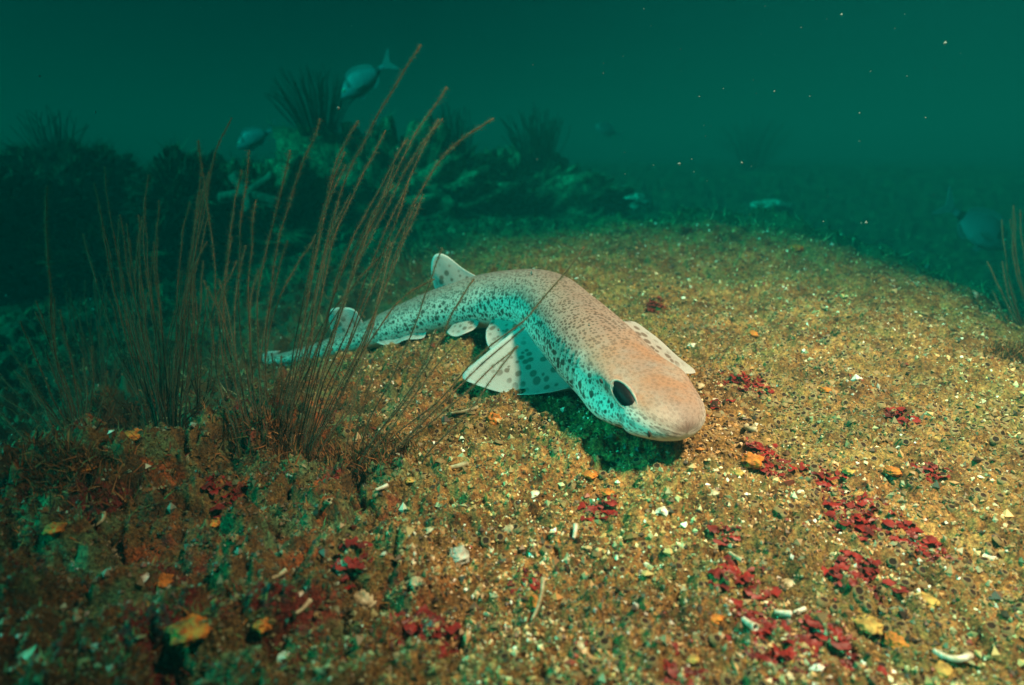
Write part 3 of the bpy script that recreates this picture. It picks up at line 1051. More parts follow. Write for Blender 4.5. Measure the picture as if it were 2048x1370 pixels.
WB = [
    [(290, 822), (240, 700), (190, 560), (168, 470)], [(300, 824), (260, 700), (222, 560), (198, 410)], [(310, 826), (280, 700), (245, 560), (222, 430), (212, 335)], [(315, 826), (290, 690), (260, 560), (240, 430)], [(320, 826), (300, 700), (283, 560), (276, 430)],
    [(325, 828), (316, 700), (298, 560), (290, 430), (296, 350)], [(330, 828), (330, 720), (350, 620)], [(338, 828), (340, 700), (356, 600), (362, 540)], [(345, 830), (355, 720), (368, 600), (396, 430), (418, 345)], [(350, 832), (362, 720), (375, 600), (388, 480), (402, 330)],
    [(358, 834), (372, 700), (382, 560), (402, 420), (432, 300), (462, 235)], [(365, 838), (394, 805), (368, 720), (358, 610)], [(370, 845), (420, 795), (438, 700), (442, 600), (472, 520)], [(395, 820), (393, 700), (385, 590)], [(305, 826), (268, 720), (248, 620), (235, 500)],
    [(318, 826), (308, 740), (268, 600), (262, 480)], [(372, 838), (378, 740), (400, 640), (405, 520)], [(336, 828), (322, 640), (312, 500), (318, 400)]]
WD = [
    [(150, 950), (128, 860), (60, 760), (20, 690)], [(155, 950), (140, 860), (100, 780), (40, 640)], [(160, 952), (150, 850), (118, 740), (70, 600)], [(130, 960), (90, 880), (40, 800), (0, 750)], [(120, 965), (70, 900), (20, 850), (-20, 800)], [(112, 980), (60, 930), (10, 890), (-30, 870)],
    [(165, 950), (160, 850), (150, 760), (120, 620)], [(140, 955), (110, 860), (75, 790), (30, 740)], [(170, 948), (172, 860), (185, 760), (180, 690)], [(125, 990), (60, 970), (0, 930), (-40, 900)], [(158, 952), (142, 840), (108, 700), (95, 520), (92, 372)],
    [(150, 952), (120, 880), (82, 830), (62, 790)], [(168, 950), (180, 880), (205, 800), (215, 740)]]
WF = [[(200, 830), (180, 740), (150, 640), (135, 560)], [(208, 832), (195, 740), (175, 640), (170, 560)], [(215, 834), (210, 750), (205, 660)], [(190, 830), (150, 740), (110, 640), (95, 600)], [(222, 834), (228, 760), (240, 690)], [(182, 832), (140, 760), (90, 700), (60, 640)], [(212, 834), (200, 700), (190, 600), (185, 520)]]
WE = [[(2075, 715), (2030, 640), (1995, 570), (1975, 522)], [(2085, 715), (2055, 620), (2028, 520), (2026, 412)], [(2095, 712), (2060, 580), (2042, 480), (2040, 420)], [(2080, 714), (2040, 640), (2014, 540), (2004, 440)], [(2070, 718), (2020, 650), (1995, 610), (1985, 580)],
      [(2100, 712), (2080, 580), (2060, 440)], [(2090, 712), (2050, 600), (2033, 520), (2020, 440)]]
colony('sea_whip_colony', (560, 895), WA, .495, .10, 'tall spray of brown sea whips in front of the shark\'s tail', 'sea whip colonies', more=1, dens=7000)
colony('sea_whip_colony', (725, 938), WC, .485, .10, 'sparse sea whips leaning across towards the shark\'s near fin', 'sea whip colonies', more=0)
colony('sea_whip_colony', (330, 835), WB, .56, .10, 'dense dim sea whips rising below the starfish', 'sea whip colonies', dens=6000, more=2)
colony('sea_whip_colony', (140, 965), WD, .47, .08, 'dark sea whips fanning out at the lower edge of the rough rock', 'sea whip colonies', dens=6000, more=2)
colony('sea_whip_colony', (205, 835), WF, .78, .10, 'short dim sea whips beyond the edge of the rough rock', 'sea whip colonies', dens=4000, more=4)
colony('sea_whip_colony', (2040, 720), WE, .86, .05, 'reddish sea whips beside the bream at the mound\'s edge', 'sea whip colonies', r0=.0012)


def far_tuft(foot, n, h, spread, label, lean=(0, 0), mat_kind='rock'):
    root = empty('sea_whip_colony', foot)
    tag(root, label, 'sea whip', 'sea whip colonies')
    V, F, AL = [], [], []
    off = 0
    for k in range(n):
        a = rng.uniform(0, 2 * np.pi)
        r = rng.random() ** .6
        hh = h * rng.uniform(.55, 1.0) * (1 - .25 * r)
        b = np.array([r * math.cos(a) * .045, r * math.sin(a) * .045, -.01])
        tip = np.array([r * math.cos(a) * spread + lean[0] * hh, r * math.sin(a) * spread + lean[1] * hh, hh])
        mid = b * .4 + tip * .6 + np.array([0, 0, .10 * hh]) + rng.normal(0, .006, 3)
        p, f, al, *_ = tube(catmull([b, mid, tip], 9), .0014, .0009, 4)
        V.append(p); AL.append(al * .3)
        F += [tuple(np.array(x) + off) for x in f]
        off += len(p)
    o = mesh_np('stems', np.vstack(V), F, M['far_whip'], root, attrs={'along': np.concatenate(AL)})
    o['kind'] = 'stuff'
    return root


M['far_whip'] = mat_plain('far_whip', (0.012, 0.014, 0.008), (0.04, 0.04, 0.02), 60, 0.85, 0.1, 0)


def top_of(bv, px, y):
    p = at(px, 300, y)
    h = bv.ray_cast(Vector((p[0], y, 2)), Vector((0, 0, -1)))
    return np.array(h[0]) if h[0] else p


far_tuft(top_of(bv3, 1075, 2.1), 120, .19, .11, 'large dark tuft of sea whips on the rounded rock shoulder', (-.08, 0))
far_tuft(top_of(bv2, 640, 1.95), 110, .20, .13, 'bushy dark sea whips on the rock, below the highest bream', (-.1, 0))
far_tuft(top_of(bv2, 905, 2.0), 70, .16, .07, 'slim dark sea whip tuft midway along the rock top', (-.05, 0))
far_tuft(spot(1010, 430), 130, .20, .14, 'wide soft green whip tuft at the foot of the rocks', (0, 0))
far_tuft(spot(1503, 338), 110, .34, .24, 'faint lone whip tuft far out on the open seabed')
far_tuft(top_of(bv4, 110, 1.75), 40, .12, .09, 'thin whip tuft on top of the overhanging boulder')

# ------------------------------------------------------------------ starfish
def starfish(c, nrm, right, size):
    up = np.cross(nrm, right)
    root = empty('starfish', c)
    tag(root, 'pale five-armed starfish clinging to the dark rock', 'starfish')
    nu, nv = 160, 22
    th = np.linspace(0, 2 * np.pi, nu, endpoint=False)
    v = np.linspace(0, 1, nv)
    lens = [.9, 1.0, 1.0, .62, 1.0]
    angs = np.radians([130, 38, -20, -85, 188])
    R0 = np.zeros(nu)
    for L, a0 in zip(lens, angs):
        d = np.abs((th - a0 + np.pi) % (2 * np.pi) - np.pi)
        w = .19
        R0 = np.maximum(R0, np.where(d < 1.2, np.minimum(L, w / np.maximum(np.sin(d), .02)) * np.where(d < np.pi / 2, 1, 0), 0))
    R0 = np.maximum(R0, .2)
    kk = np.hanning(5); kk /= kk.sum()
    R0 = np.convolve(np.concatenate([R0[-2:], R0, R0[:2]]), kk, 'valid')
    P = []
    for j, t in enumerate(v):
        rr = R0 * t
        # distance to the arm's edge gives a rounded back
        hgt = np.zeros(nu)
        x, y = rr * np.cos(th), rr * np.sin(th)
        for L, a0 in zip(lens, angs):
            lx, ly = x * np.cos(a0) + y * np.sin(a0), -x * np.sin(a0) + y * np.cos(a0)
            ww = .195 * (1 - .35 * np.clip(lx / L, 0, 1))
            hgt = np.maximum(hgt, np.where(lx > -.1, np.sqrt(np.clip(1 - (ly / ww) ** 2, 0, 1)) * (.17 - .08 * np.clip(lx, 0, 1)), 0) * sstep(1.02, .9, lx / L))
        hgt = hgt + .012 * fbm(np.stack([x * 14, y * 14, x * 0], -1), 2, 4)
        P.append(size * (x[:, None] * right + y[:, None] * up + (hgt)[:, None] * nrm))
    mesh_np('arms', np.vstack(P), grid_faces(nv, nu, True), M['starfish'], root)
    return root


d = Vector(raydir(508, 398)).normalized()
h = bv1.ray_cast(Vector((0, 0, CAMZ)), d)
hp = np.array(h[0]) if h[0] else at(508, 398, 1.6)
nn = np.array([0.05, -1.0, .45]); nn /= np.linalg.norm(nn)
rt = np.cross(np.array([0, 0, 1.0]), nn) * -1
rt = np.array([1.0, 0.05, 0]); rt = rt - (rt @ nn) * nn; rt /= np.linalg.norm(rt)
starfish(hp + nn * .035, nn, rt, .062 * np.linalg.norm(hp - np.array([0, 0, CAMZ])) / 1.6 * 1.05)

# ------------------------------------------------------------------ bream
def mat_fish():
    m, nt, n, l, p = new_mat('bream_skin')
    s = attr(nt, 'sx')
    z = attr(nt, 'sz')
    band1 = ramp(nt, s, [(.215, (0, 0, 0)), (.235, (1, 1, 1)), (.285, (1, 1, 1)), (.31, (0, 0, 0))])
    band1 = mth(nt, 'MULTIPLY', band1, ramp(nt, z, [(.40, (0, 0, 0)), (.55, (1, 1, 1))]))
    band2 = ramp(nt, s, [(.80, (0, 0, 0)), (.83, (1, 1, 1)), (.885, (1, 1, 1)), (.91, (0, 0, 0))])
    c = ramp(nt, z, [(.1, (.20, .23, .26)), (.6, (.135, .16, .19)), (.95, (.09, .11, .125))])
    c = mixc(nt, mth(nt, 'MAXIMUM', band1, band2), c, (.006, .006, .007))
    l.new(c, p.inputs['Base Color'])
    p.inputs['Metallic'].default_value = .1
    p.inputs['Roughness'].default_value = .6
    return m


M['fish'] = mat_fish()
M['fish_fin'] = mat_plain('bream_fin', (.09, .11, .12), (.20, .22, .23), 80, .6, .3, 0)
m, nt, n, l, p = new_mat('bream_iris')
p.inputs['Base Color'].default_value = (.62, .58, .40, 1)
p.inputs['Roughness'].default_value = .25
M['iris'] = m


def bream_parts():
    """a deep, flattened sea bream one unit long, nose at +x"""
    S = np.linspace(0, 1, 40)
    up = np.interp(S, [0, .04, .12, .25, .40, .55, .7, .82, .9, 1], [.004, .045, .125, .205, .225, .20, .14, .075, .045, .040])
    lo = np.interp(S, [0, .04, .12, .25, .40, .55, .7, .82, .9, 1], [.004, .035, .085, .14, .17, .165, .115, .06, .038, .036])
    th = np.interp(S, [0, .04, .12, .25, .40, .55, .7, .82, .9, 1], [.003, .025, .055, .075, .078, .066, .044, .024, .014, .008])
    na = 24
    a = np.linspace(0, 2 * np.pi, na, endpoint=False)
    x = np.repeat((.40 - .86 * S)[:, None], na, 1)
    z = np.where(np.sin(a)[None] >= 0, up[:, None], lo[:, None]) * np.sin(a)[None]
    y = th[:, None] * np.cos(a)[None] * np.abs(np.cos(a))[None] ** .15
    body = np.stack([x, y, z], -1).reshape(-1, 3)
    sx = np.repeat(S[:, None], na, 1).ravel()
    sz = ((z + lo[:, None]) / (up + lo)[:, None]).ravel()
    f = [tuple(q) for q in grid_faces(40, na, True)]
    f.append(tuple(range(na)))
    f.append(tuple(range(39 * na + na - 1, 39 * na - 1, -1)))

    def sheet(outline):
        o = np.array(outline)
        n = len(o)
        v = np.concatenate([np.stack([o[:, 0], o[:, 0] * 0 + .004, o[:, 1]], 1), np.stack([o[:, 0], o[:, 0] * 0 - .004, o[:, 1]], 1)])
        ff = [tuple(range(n)), tuple(range(2 * n - 1, n - 1, -1))] + [(i, i + n, (i + 1) % n + n, (i + 1) % n) for i in range(n)]
        return v, ff
    tail = sheet([(-.44, .035), (-.50, .075), (-.58, .14), (-.66, .19), (-.60, .07), (-.565, 0), (-.60, -.07), (-.65, -.18), (-.57, -.13), (-.50, -.07), (-.44, -.033)])
    dors = sheet([(.20, .19), (.16, .25), (.10, .275), (.04, .28), (-.03, .27), (-.10, .25), (-.17, .22), (-.24, .18), (-.30, .12), (-.27, .085), (-.1, .16), (.05, .20)])
    anal = sheet([(-.10, -.15), (-.14, -.20), (-.2, -.19), (-.27, -.14), (-.31, -.08), (-.25, -.07), (-.15, -.13)])
    pelv = sheet([(.16, -.14), (.10, -.225), (.04, -.22), (.06, -.16)])
    me = lambda nm, v, ff, mt, at_=None: mesh_np(nm, v, ff, mt, None, at_ is not None, at_)
    res = [me('body', body, f, M['fish'], {'sx': sx, 'sz': sz}), me('tail_fin', *tail, M['fish_fin']), me('dorsal_fin', *dors, M['fish_fin']), me('anal_fin', *anal, M['fish_fin']), me('pelvic_fin', *pelv, M['fish_fin'])]
    for sg in (1, -1):
        pv_, pf = sheet([(.13, -.03), (.02, .00), (-.07, -.055), (-.02, -.075), (.10, -.06)])
        pv_[:, 1] += sg * (.078 + .10 * np.clip(.13 - pv_[:, 0], 0, 1) * .4)
        res.append(me('pectoral_fin', pv_, pf, M['fish_fin']))
        e = ellipsoid('eye', np.array([.285, sg * .050, .045]), [np.array([.032, 0, 0]), np.array([0, .012, 0]), np.array([0, 0, .032])], M['iris'], None, np.zeros(3), 18, 10)
        pu = ellipsoid('pupil', np.array([.285, sg * .057, .045]), [np.array([.018, 0, 0]), np.array([0, .009, 0]), np.array([0, 0, .018])], M['eye'], e, np.zeros(3), 14, 8)
        res.append(e)
    return res


fish_src = bream_parts()
first_fish = True


def bream(nose, tail, y0, y1, label, roll=0.0):
    global first_fish
    a_, b_ = at(*nose, y0), at(*tail, y1)
    L = np.linalg.norm(a_ - b_) / 1.04
    fx = Vector(a_ - b_).normalized()
    # the fish keeps its back up
    fz = (Vector((0, 0, 1)) - fx * fx.z).normalized()
    fy = fz.cross(fx)
    mtx = Matrix((fx, fy, fz)).transposed().to_4x4() @ Matrix.Rotation(roll, 4, 'X')
    c = Vector(a_) - fx * L * .40
    root = bpy.data.objects.new('bream', None)
    col.objects.link(root)
    root.matrix_world = Matrix.Translation(c) @ mtx @ Matrix.Scale(L, 4)
    tag(root, label, 'fish', 'two-banded bream in the water')
    for s in fish_src:
        if first_fish:
            s.parent = root
            continue
        o = s.copy()
        col.objects.link(o)
        o.parent = root
        for ch in s.children:
            q = ch.copy()
            col.objects.link(q)
            q.parent = o
    first_fish = False
    return root


bream((2012, 500), (1882, 402), 1.43, 1.43, 'silvery bream with dark nape band near the mound\'s edge', R(-8))
bream((683, 196), (787, 118), 1.80, 1.78, 'bream with black tail spot swimming above the rocks', R(6))
bream((474, 296), (556, 254), 2.05, 2.04, 'bream half sunk in gloom behind the starfish rock', R(4))
bream((1190, 252), (1246, 272), 3.7, 3.7, 'faint small bream far off over the open seabed')

# ------------------------------------------------------------------ seabed clutter
def ground_normal(x, y, e=.006):
    zx = (z_full(x + e, y) - z_full(x - e, y)) / (2 * e)
    zy = (z_full(x, y + e) - z_full(x, y - e)) / (2 * e)
    n = np.stack([-zx, -zy, np.ones_like(zx)], -1)
    return n / np.linalg.norm(n, axis=-1)[..., None]


def scatter(n, rmin, rmax, amin=-46, amax=46, power=1.0):
    """random seabed points, denser close to the viewer"""
    r = np.exp(rng.uniform(math.log(rmin), math.log(rmax), n))
    a = np.radians(rng.uniform(amin, amax, n))
    return r * np.sin(a), r * np.cos(a)


def mottle(x, y):
    """patches of paler shell sand, olive felt and dark silt, a few centimetres across"""
    a_ = fbm2(x, y, .055, 3, 301)
    b_ = fbm2(x, y, .09, 3, 302)
    m_ = (1.0 + .55 * a_).clip(.45, 1.6)[:, None]
    h_ = sstep(-.1, .6, b_)[:, None]
    return m_ * (1 - h_ * np.array([.34, .10, .25]))


# grit
n = 90000
gx, gy = scatter(n, .22, 2.0)
keep = rng.random(n) < np.clip(1.15 - .75 * farmask(gx, gy), 0, 1)
gx, gy = gx[keep], gy[keep]
n = len(gx)
gz = z_full(gx, gy)
sz = (rng.gamma(2.0, .00040, n) + .0003).clip(.0004, .0040) * (0.75 + .5 * np.hypot(gx, gy)).clip(.8, 1.3)
octa = np.array([(1, 0, 0), (-1, 0, 0), (0, 1, 0), (0, -1, 0), (0, 0, 1), (0, 0, -1)], float)
of = np.array([(0, 2, 4), (2, 1, 4), (1, 3, 4), (3, 0, 4), (2, 0, 5), (1, 2, 5), (3, 1, 5), (0, 3, 5)])
v = octa[None] * rng.uniform(.55, 1.25, (n, 6, 1)) * sz[:, None, None] * rng.uniform(.6, 1.4, (n, 1, 3))
ca_, sa_ = np.cos(rng.uniform(0, 6.28, n)), np.sin(rng.uniform(0, 6.28, n))
th_ = rng.uniform(0, 6.28, n); c1, s1 = np.cos(th_)[:, None], np.sin(th_)[:, None]
th_ = rng.uniform(0, 6.28, n); c2, s2 = np.cos(th_)[:, None], np.sin(th_)[:, None]
vx, vy, vz = v[..., 0] * c1 - v[..., 1] * s1, v[..., 0] * s1 + v[..., 1] * c1, v[..., 2]
vy, vz = vy * c2 - vz * s2, vy * s2 + vz * c2
v = np.stack([vx + gx[:, None], vy + gy[:, None], vz + (gz + sz * .25)[:, None]], -1)
pal = np.array([(.50, .31, .14), (.34, .19, .08), (.20, .11, .045), (.10, .05, .025), (.05, .026, .016), (.62, .48, .31), (.80, .76, .68), (.45, .20, .05), (.30, .05, .03), (.16, .18, .09), (.30, .30, .18)])
pw_ = np.array([22, 18, 15, 15, 12, 9, 4, 2.5, 1.2, 6, 8.])
ci = rng.choice(len(pal), n, p=pw_ / pw_.sum())
tint = pal[ci] * rng.uniform(.75, 1.25, (n, 1))
tint = tint * mottle(gx, gy)
rkg = rocky(gx, gy)[:, None]
tint = tint * (1 - .62 * rkg)
tc = np.concatenate([np.repeat(tint, 6, axis=0), np.ones((n * 6, 1))], 1)
grit = mesh_np('gravel', v.reshape(-1, 3), (np.arange(n)[:, None, None] * 6 + of[None]).reshape(-1, 3), M['grain'], None, False, {'tint': tc})
tag(grit, 'coarse shell sand and grit covering the mound', kind='stuff')

# turf: short filaments over mound and rock
def turf(n, rmin, rmax, kind, lo, hi, w, maskfn, label, name):
    x, y = scatter(n, rmin, rmax)
    k = rng.random(n) < maskfn(x, y)
    x, y = x[k], y[k]
    P = np.stack([x, y, z_full(x, y)], 1)
    o = strands(name, P, ground_normal(x, y), rng.uniform(lo, hi, len(x)) * (0.6 + .5 * np.hypot(x, y)).clip(.7, 1.3), w, kind, None, 1.1, None, tints(kind, len(x)) * mottle(x, y))
    tag(o, label, kind='stuff')
    return o


turf(230000, .22, 1.9, 'mound', .0025, .0075, .00022, lambda x, y: (1 - rocky(x, y)) * (1 - .85 * farmask(x, y)) * sstep(-.35, .35, fbm2(x, y, .03, 3, 61)), 'short sandy brown turf felting the mound', 'mound_turf')
turf(100000, .22, 1.2, 'left', .0030, .0110, .00035, lambda x, y: np.maximum(.04, rocky(x, y)) * sstep(-.5, .2, fbm2(x, y, .035, 3, 62)), 'shaggy olive and rust turf on the rough rock', 'rock_turf')
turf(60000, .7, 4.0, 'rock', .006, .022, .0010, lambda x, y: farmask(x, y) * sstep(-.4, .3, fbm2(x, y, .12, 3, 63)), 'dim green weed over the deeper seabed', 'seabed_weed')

# worm tubes: low crusted rims round discs painted with the holes' shade
ns = 7
t_ = np.linspace(0, 2 * np.pi, ns, endpoint=False)
tv = np.array([(r_ * (1 + .10 * math.sin(a_ * 3 + r_)) * math.cos(a_), r_ * math.sin(a_), z_ + .08 * math.sin(a_ * 2)) for r_, z_ in ((1.45, -.6), (1.05, .50), (.80, .42)) for a_ in t_])
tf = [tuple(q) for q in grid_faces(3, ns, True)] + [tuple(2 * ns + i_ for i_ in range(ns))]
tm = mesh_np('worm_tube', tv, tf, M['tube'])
tm.data.materials.append(M['hole_shade'])
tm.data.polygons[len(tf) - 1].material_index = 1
tube_me = tm.data
bpy.data.objects.remove(tm)
n = 19000
x, y = scatter(n, .27, 1.7, -26, 44)
clus = sstep(-.75, .35, fbm2(x, y, .09, 2, 81))
k = rng.random(n) < clus * (.16 + .84 * sstep(.36, .62, np.hypot(x, y))) * (1 - .85 * rocky(x, y)) * (1 - farmask(x, y))
x, y = x[k], y[k]
# none under the shark's belly line
dmin = np.min(np.hypot(x[:, None] - spine[None, ::6, 0], y[:, None] - spine[None, ::6, 1]), axis=1)
x, y = x[dmin > .02], y[dmin > .02]
n = len(x)
zz = z_full(x, y)
nz_ = ground_normal(x, y) + rng.normal(0, .20, (n, 3))
nz_ /= np.linalg.norm(nz_, axis=1)[:, None]
spin = rng.normal(0, 1, (n, 3))
nx_ = np.cross(nz_, spin)
nx_ /= np.linalg.norm(nx_, axis=1)[:, None]
ny_ = np.cross(nz_, nx_)
size = rng.gamma(5, .00036, n).clip(.0009, .0030) * (.85 + .25 * np.hypot(x, y))
dist = np.sqrt(x ** 2 + y ** 2 + (CAMZ - zz) ** 2)
order = np.argsort(-size / dist)
fr_ = np.stack([nx_ * size[:, None], ny_ * (size * rng.uniform(.75, 1.1, n))[:, None], nz_ * (size * rng.uniform(.7, 1.3, n))[:, None]], 2)
ctr = np.stack([x, y, zz + .0006], 1)
for i in order[:300]:
    o = share('worm_tube', tube_me, seabed)
    mt = Matrix.Identity(4)
    for a_ in range(3):
        for b_ in range(3):
            mt[a_][b_] = fr_[i, a_, b_]
        mt[a_][3] = ctr[i, a_]
    o.matrix_local = mt
rest = order[300:]
VV = np.einsum('nij,kj->nki', fr_[rest], tv) + ctr[rest][:, None]
nb = len(tv)
quads = np.array(tf[:-1])
QF = (np.arange(len(rest))[:, None, None] * nb + quads[None]).reshape(-1, 4)
o = mesh_np('worm_tubes', VV.reshape(-1, 3), QF, M['tube'], seabed)
o['kind'] = 'stuff'
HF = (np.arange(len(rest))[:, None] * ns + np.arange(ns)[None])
o = mesh_np('worm_tube_shade_discs', VV[:, 2 * ns:].reshape(-1, 3), HF, M['hole_shade'], seabed)
o['kind'] = 'stuff'


# red seaweed
def seaweed(px, py, wpx, label, blades=None, flat=1.0):
    b = spot(px, py)
    dd = np.linalg.norm(b - np.array([0, 0, CAMZ]))
    rad_ = wpx * .5 * dd / FPX
    root = empty('red_seaweed', b)
    tag(root, label, 'seaweed', 'red seaweed scraps')
    nb = blades or int(max(9, min(320, (rad_ / .0014) ** 2)))
    V, F = [], []
    off = 0
    for k in range(nb):
        r_ = rad_ * math.sqrt(rng.random()) * (1 + .3 * math.sin(3 * k))
        a_ = rng.uniform(0, 6.28)
        cx, cy_ = b[0] + r_ * math.cos(a_), b[1] + r_ * math.sin(a_) * 1.25
        g = np.array([cx, cy_, zf(cx, cy_) + rng.uniform(0, .0010)])
        yaw = rng.uniform(0, 6.28)
        L, w = (rng.uniform(.005, .010), rng.uniform(.0022, .0045)) if rng.random() < .28 else (rng.gamma(3, .0011) + .0012, rng.gamma(3, .00045) + .0005)
        u = np.array([math.cos(yaw), math.sin(yaw), 0]); s_ = np.array([-u[1], u[0], 0])
        lift = rng.uniform(.0, .12)
        ph = rng.uniform(0, 6.28)
        for i in range(6):
            t = i / 5
            for j in range(3):
                q_ = (j - 1)
                hw = w * (.45 + .75 * math.sin(math.pi * min(1, t * .9 + .08))) * (1 + .25 * math.sin(9 * t + ph + q_ * 2))
                p_ = g + u * L * t + s_ * hw * q_ + np.array([0, 0, L * lift * math.sin(t * 2.2) + .0012 * math.sin(7 * t + ph) * abs(q_) - .0008])
                V.append(p_ - b)
        F += [tuple(q) for q in (grid_faces(6, 3) + off)]
        off += 18
    mesh_np('fronds', np.array(V), F, M['red'], root)
    return root


for q in [
    (1720, 1030, 100, 'red seaweed in a tall ragged patch right of the shark\'s snout'),
    (1715, 1140, 90, 'red seaweed patch just below the tall ragged one'),
    (1842, 1085, 80, 'crescent of red seaweed nearest the right-hand side'),
    (1480, 1190, 110, 'broad dark red seaweed around the white tube shell'),
    (1560, 1290, 120, 'largest red seaweed mass at the bottom beyond the white tube shell'),
    (1535, 935, 70, 'glossy red seaweed leaf on the orange lump below the snout'),
    (1520, 898, 45, 'small red scrap above the orange lump'),
    (1490, 775, 70, 'bright red seaweed beside the snout and far fin'),
    (1440, 803, 40, 'little red seaweed scrap nearest the snout'),
    (1640, 960, 60, 'thin red seaweed strip right of the glossy leaf'),
    (1800, 840, 45, 'dull red seaweed scrap high on the right of the mound'),
    (1855, 940, 50, 'faded red seaweed below the dull scrap on the mound'),
    (1650, 1250, 70, 'loose red seaweed between white fragments and yellow sponge'),
    (830, 1250, 80, 'red seaweed with pink blister at the bottom centre'),
    (890, 1300, 60, 'deep red seaweed right of the pink blister clump'),
    (1060, 1155, 50, 'small pinkish red weed in the middle foreground'),
    (1205, 1015, 60, 'feathery red weed below the shark\'s shadow'),
    (440, 985, 55, 'deep red encrusting weed on the rough rock'),
    (700, 1110, 60, 'rusty red weed in the foreground hollow'),
    (1690, 1330, 60, 'red weed scrap at the lower edge right of the largest mass'),
    (1365, 1350, 60, 'dark red weed cut by the lower edge'),
    (1765, 480, 30, 'tiny red weed far up near the mound crest'),
    (1380, 465, 30, 'tiny red weed on the crest of the mound behind the shark'),
    (1310, 620, 40, 'red weed just behind the far pectoral fin'),
    (1450, 1070, 40, 'isolated red fleck left of the broad dark patch'),
]:
    seaweed(*q)


# lumps of sponge, shells and stones
def lump(name, px, py, wpx, mat, label, cat, hz=.6, seed=0, amp=.28, group=None, part='mass', f1=2.6, el=1.0):
    b = spot(px, py)
    dd = np.linalg.norm(b - np.array([0, 0, CAMZ]))
    r_ = wpx * .5 * dd / FPX
    nu, nv = 44, 28
    th = np.linspace(0, 2 * np.pi, nu, endpoint=False)
    ph = np.linspace(.03, np.pi - .03, nv)
    PH, TH = np.meshgrid(ph, th, indexing='ij')
    d_ = np.stack([np.sin(PH) * np.cos(TH), np.sin(PH) * np.sin(TH), np.cos(PH)], -1)
    kk = 1 + amp * fbm(d_ * f1 + seed * 3.1, 4, seed, .5)
    yaw = seed * 1.7
    p_ = d_ * kk[..., None] * np.array([r_ * el, r_ / el, r_ * hz])
    p_ = np.stack([p_[..., 0] * math.cos(yaw) - p_[..., 1] * math.sin(yaw), p_[..., 0] * math.sin(yaw) + p_[..., 1] * math.cos(yaw), p_[..., 2] + r_ * hz * .1], -1)
    o = mesh_np(name, p_.reshape(-1, 3), grid_faces(nv, nu, True)[:, ::-1], mat)
    o.location = Vector(b)
    tag(o, label, cat, group)
    return o


SPG = 'bits of sponge on the seabed'
for i, q in enumerate([
    (1503, 926, 46, 'orange', 'orange sponge lump beneath the glossy red leaf', .8), (1477, 948, 30, 'yellow', 'small amber sponge left of the orange lump', .8),
    (988, 842, 36, 'orange', 'orange cone of sponge below the near pectoral fin', 1.3), (1590, 500, 34, 'orange', 'orange sponge on the crest of the mound', .6),
    (1785, 945, 34, 'orange', 'pale orange sponge right of the red strip', .6), (1698, 945, 34, 'yellow', 'yellowish sponge among flecks right of the glossy leaf', .6),
    (1735, 1255, 70, 'yellow', 'flat yellow sponge between red weed and orange lump', .35), (1790, 1285, 46, 'orange', 'bright orange sponge beside the flat yellow one', .6),
    (1850, 1200, 60, 'yellow', 'upper yellow sponge on the lower right slope', .35), (525, 1255, 38, 'orange', 'orange cup sponge on the rough rock', .9),
    (385, 1275, 85, 'orange', 'large rusty orange sponge at the lower left', .5), (265, 875, 46, 'orange', 'orange sponge at the top of the rough rock', .5),
    (175, 940, 34, 'orange', 'orange crust by the dark whips\' foot', .5), (1180, 950, 36, 'orange', 'orange crust along the shadow\'s left side', .4),
    (1215, 985, 30, 'orange', 'orange crust at the tip of the shadow', .4), (1265, 1075, 26, 'orange', 'pinkish orange bit below the shadow', .6),
    (1068, 1210, 46, 'orange', 'brownish orange cup beside the forked pale twig', .8), (1650, 780, 22, 'orange', 'orange fleck up the mound right of the shark', .6),
    (1505, 670, 24, 'orange', 'orange fleck beyond the far fin', .8), (1430, 1240, 34, 'orange', 'orange bit left of the white tube shell', .5),
    (820, 965, 30, 'yellow', 'yellow bit right of the sparse whips\' foot', .6), (430, 1050, 30, 'orange', 'orange glimmer inside the rough rock\'s crevice', .7),
    (325, 1170, 40, 'orange', 'dull orange sponge halfway down the rough rock', .6), (110, 1065, 40, 'orange', 'reddish orange sponge low on the far left', .6),
    (1880, 1340, 50, 'yellow', 'tan sponge at the lower right corner', .4), (1385, 1320, 34, 'yellow', 'ochre sponge at the lower edge', .5)]):
    lump('sponge', q[0], q[1], q[2] * (.62 if q[3] == 'yellow' else .78), M[q[3]], q[4], 'sponge', q[5] * .8, i + 2, .30, SPG, f1=2.2)
for i, q in enumerate([(728, 1208, 44, 'pale yellow knobbly shell lump at the lower centre', 1.0, 'cream'), (832, 1168, 26, 'small round pale pebble above the knobbly lump', .8, 'cream'), (918, 1115, 40, 'mauve grey pebble beside the foreground hollow', .8, 'pale')]):
    lump('pebble', q[0], q[1], q[2], M[q[5]], q[3], 'pebble', q[4], i + 40, .2)
for i, q in enumerate([(1218, 398, 55, 'upper left knob of the white sponge cluster'), (1262, 410, 60, 'lower right knob of the white sponge cluster'), (1245, 388, 40, 'top knob of the white sponge cluster'), (1540, 412, 60, 'pale flat sponge patch beyond the crest')]):
    lump('pale_sponge', q[0], q[1], q[2], M['pale'], q[3], 'sponge', .55 if i < 3 else .25, i + 60, .35, 'white sponges beyond the crest', f1=4)


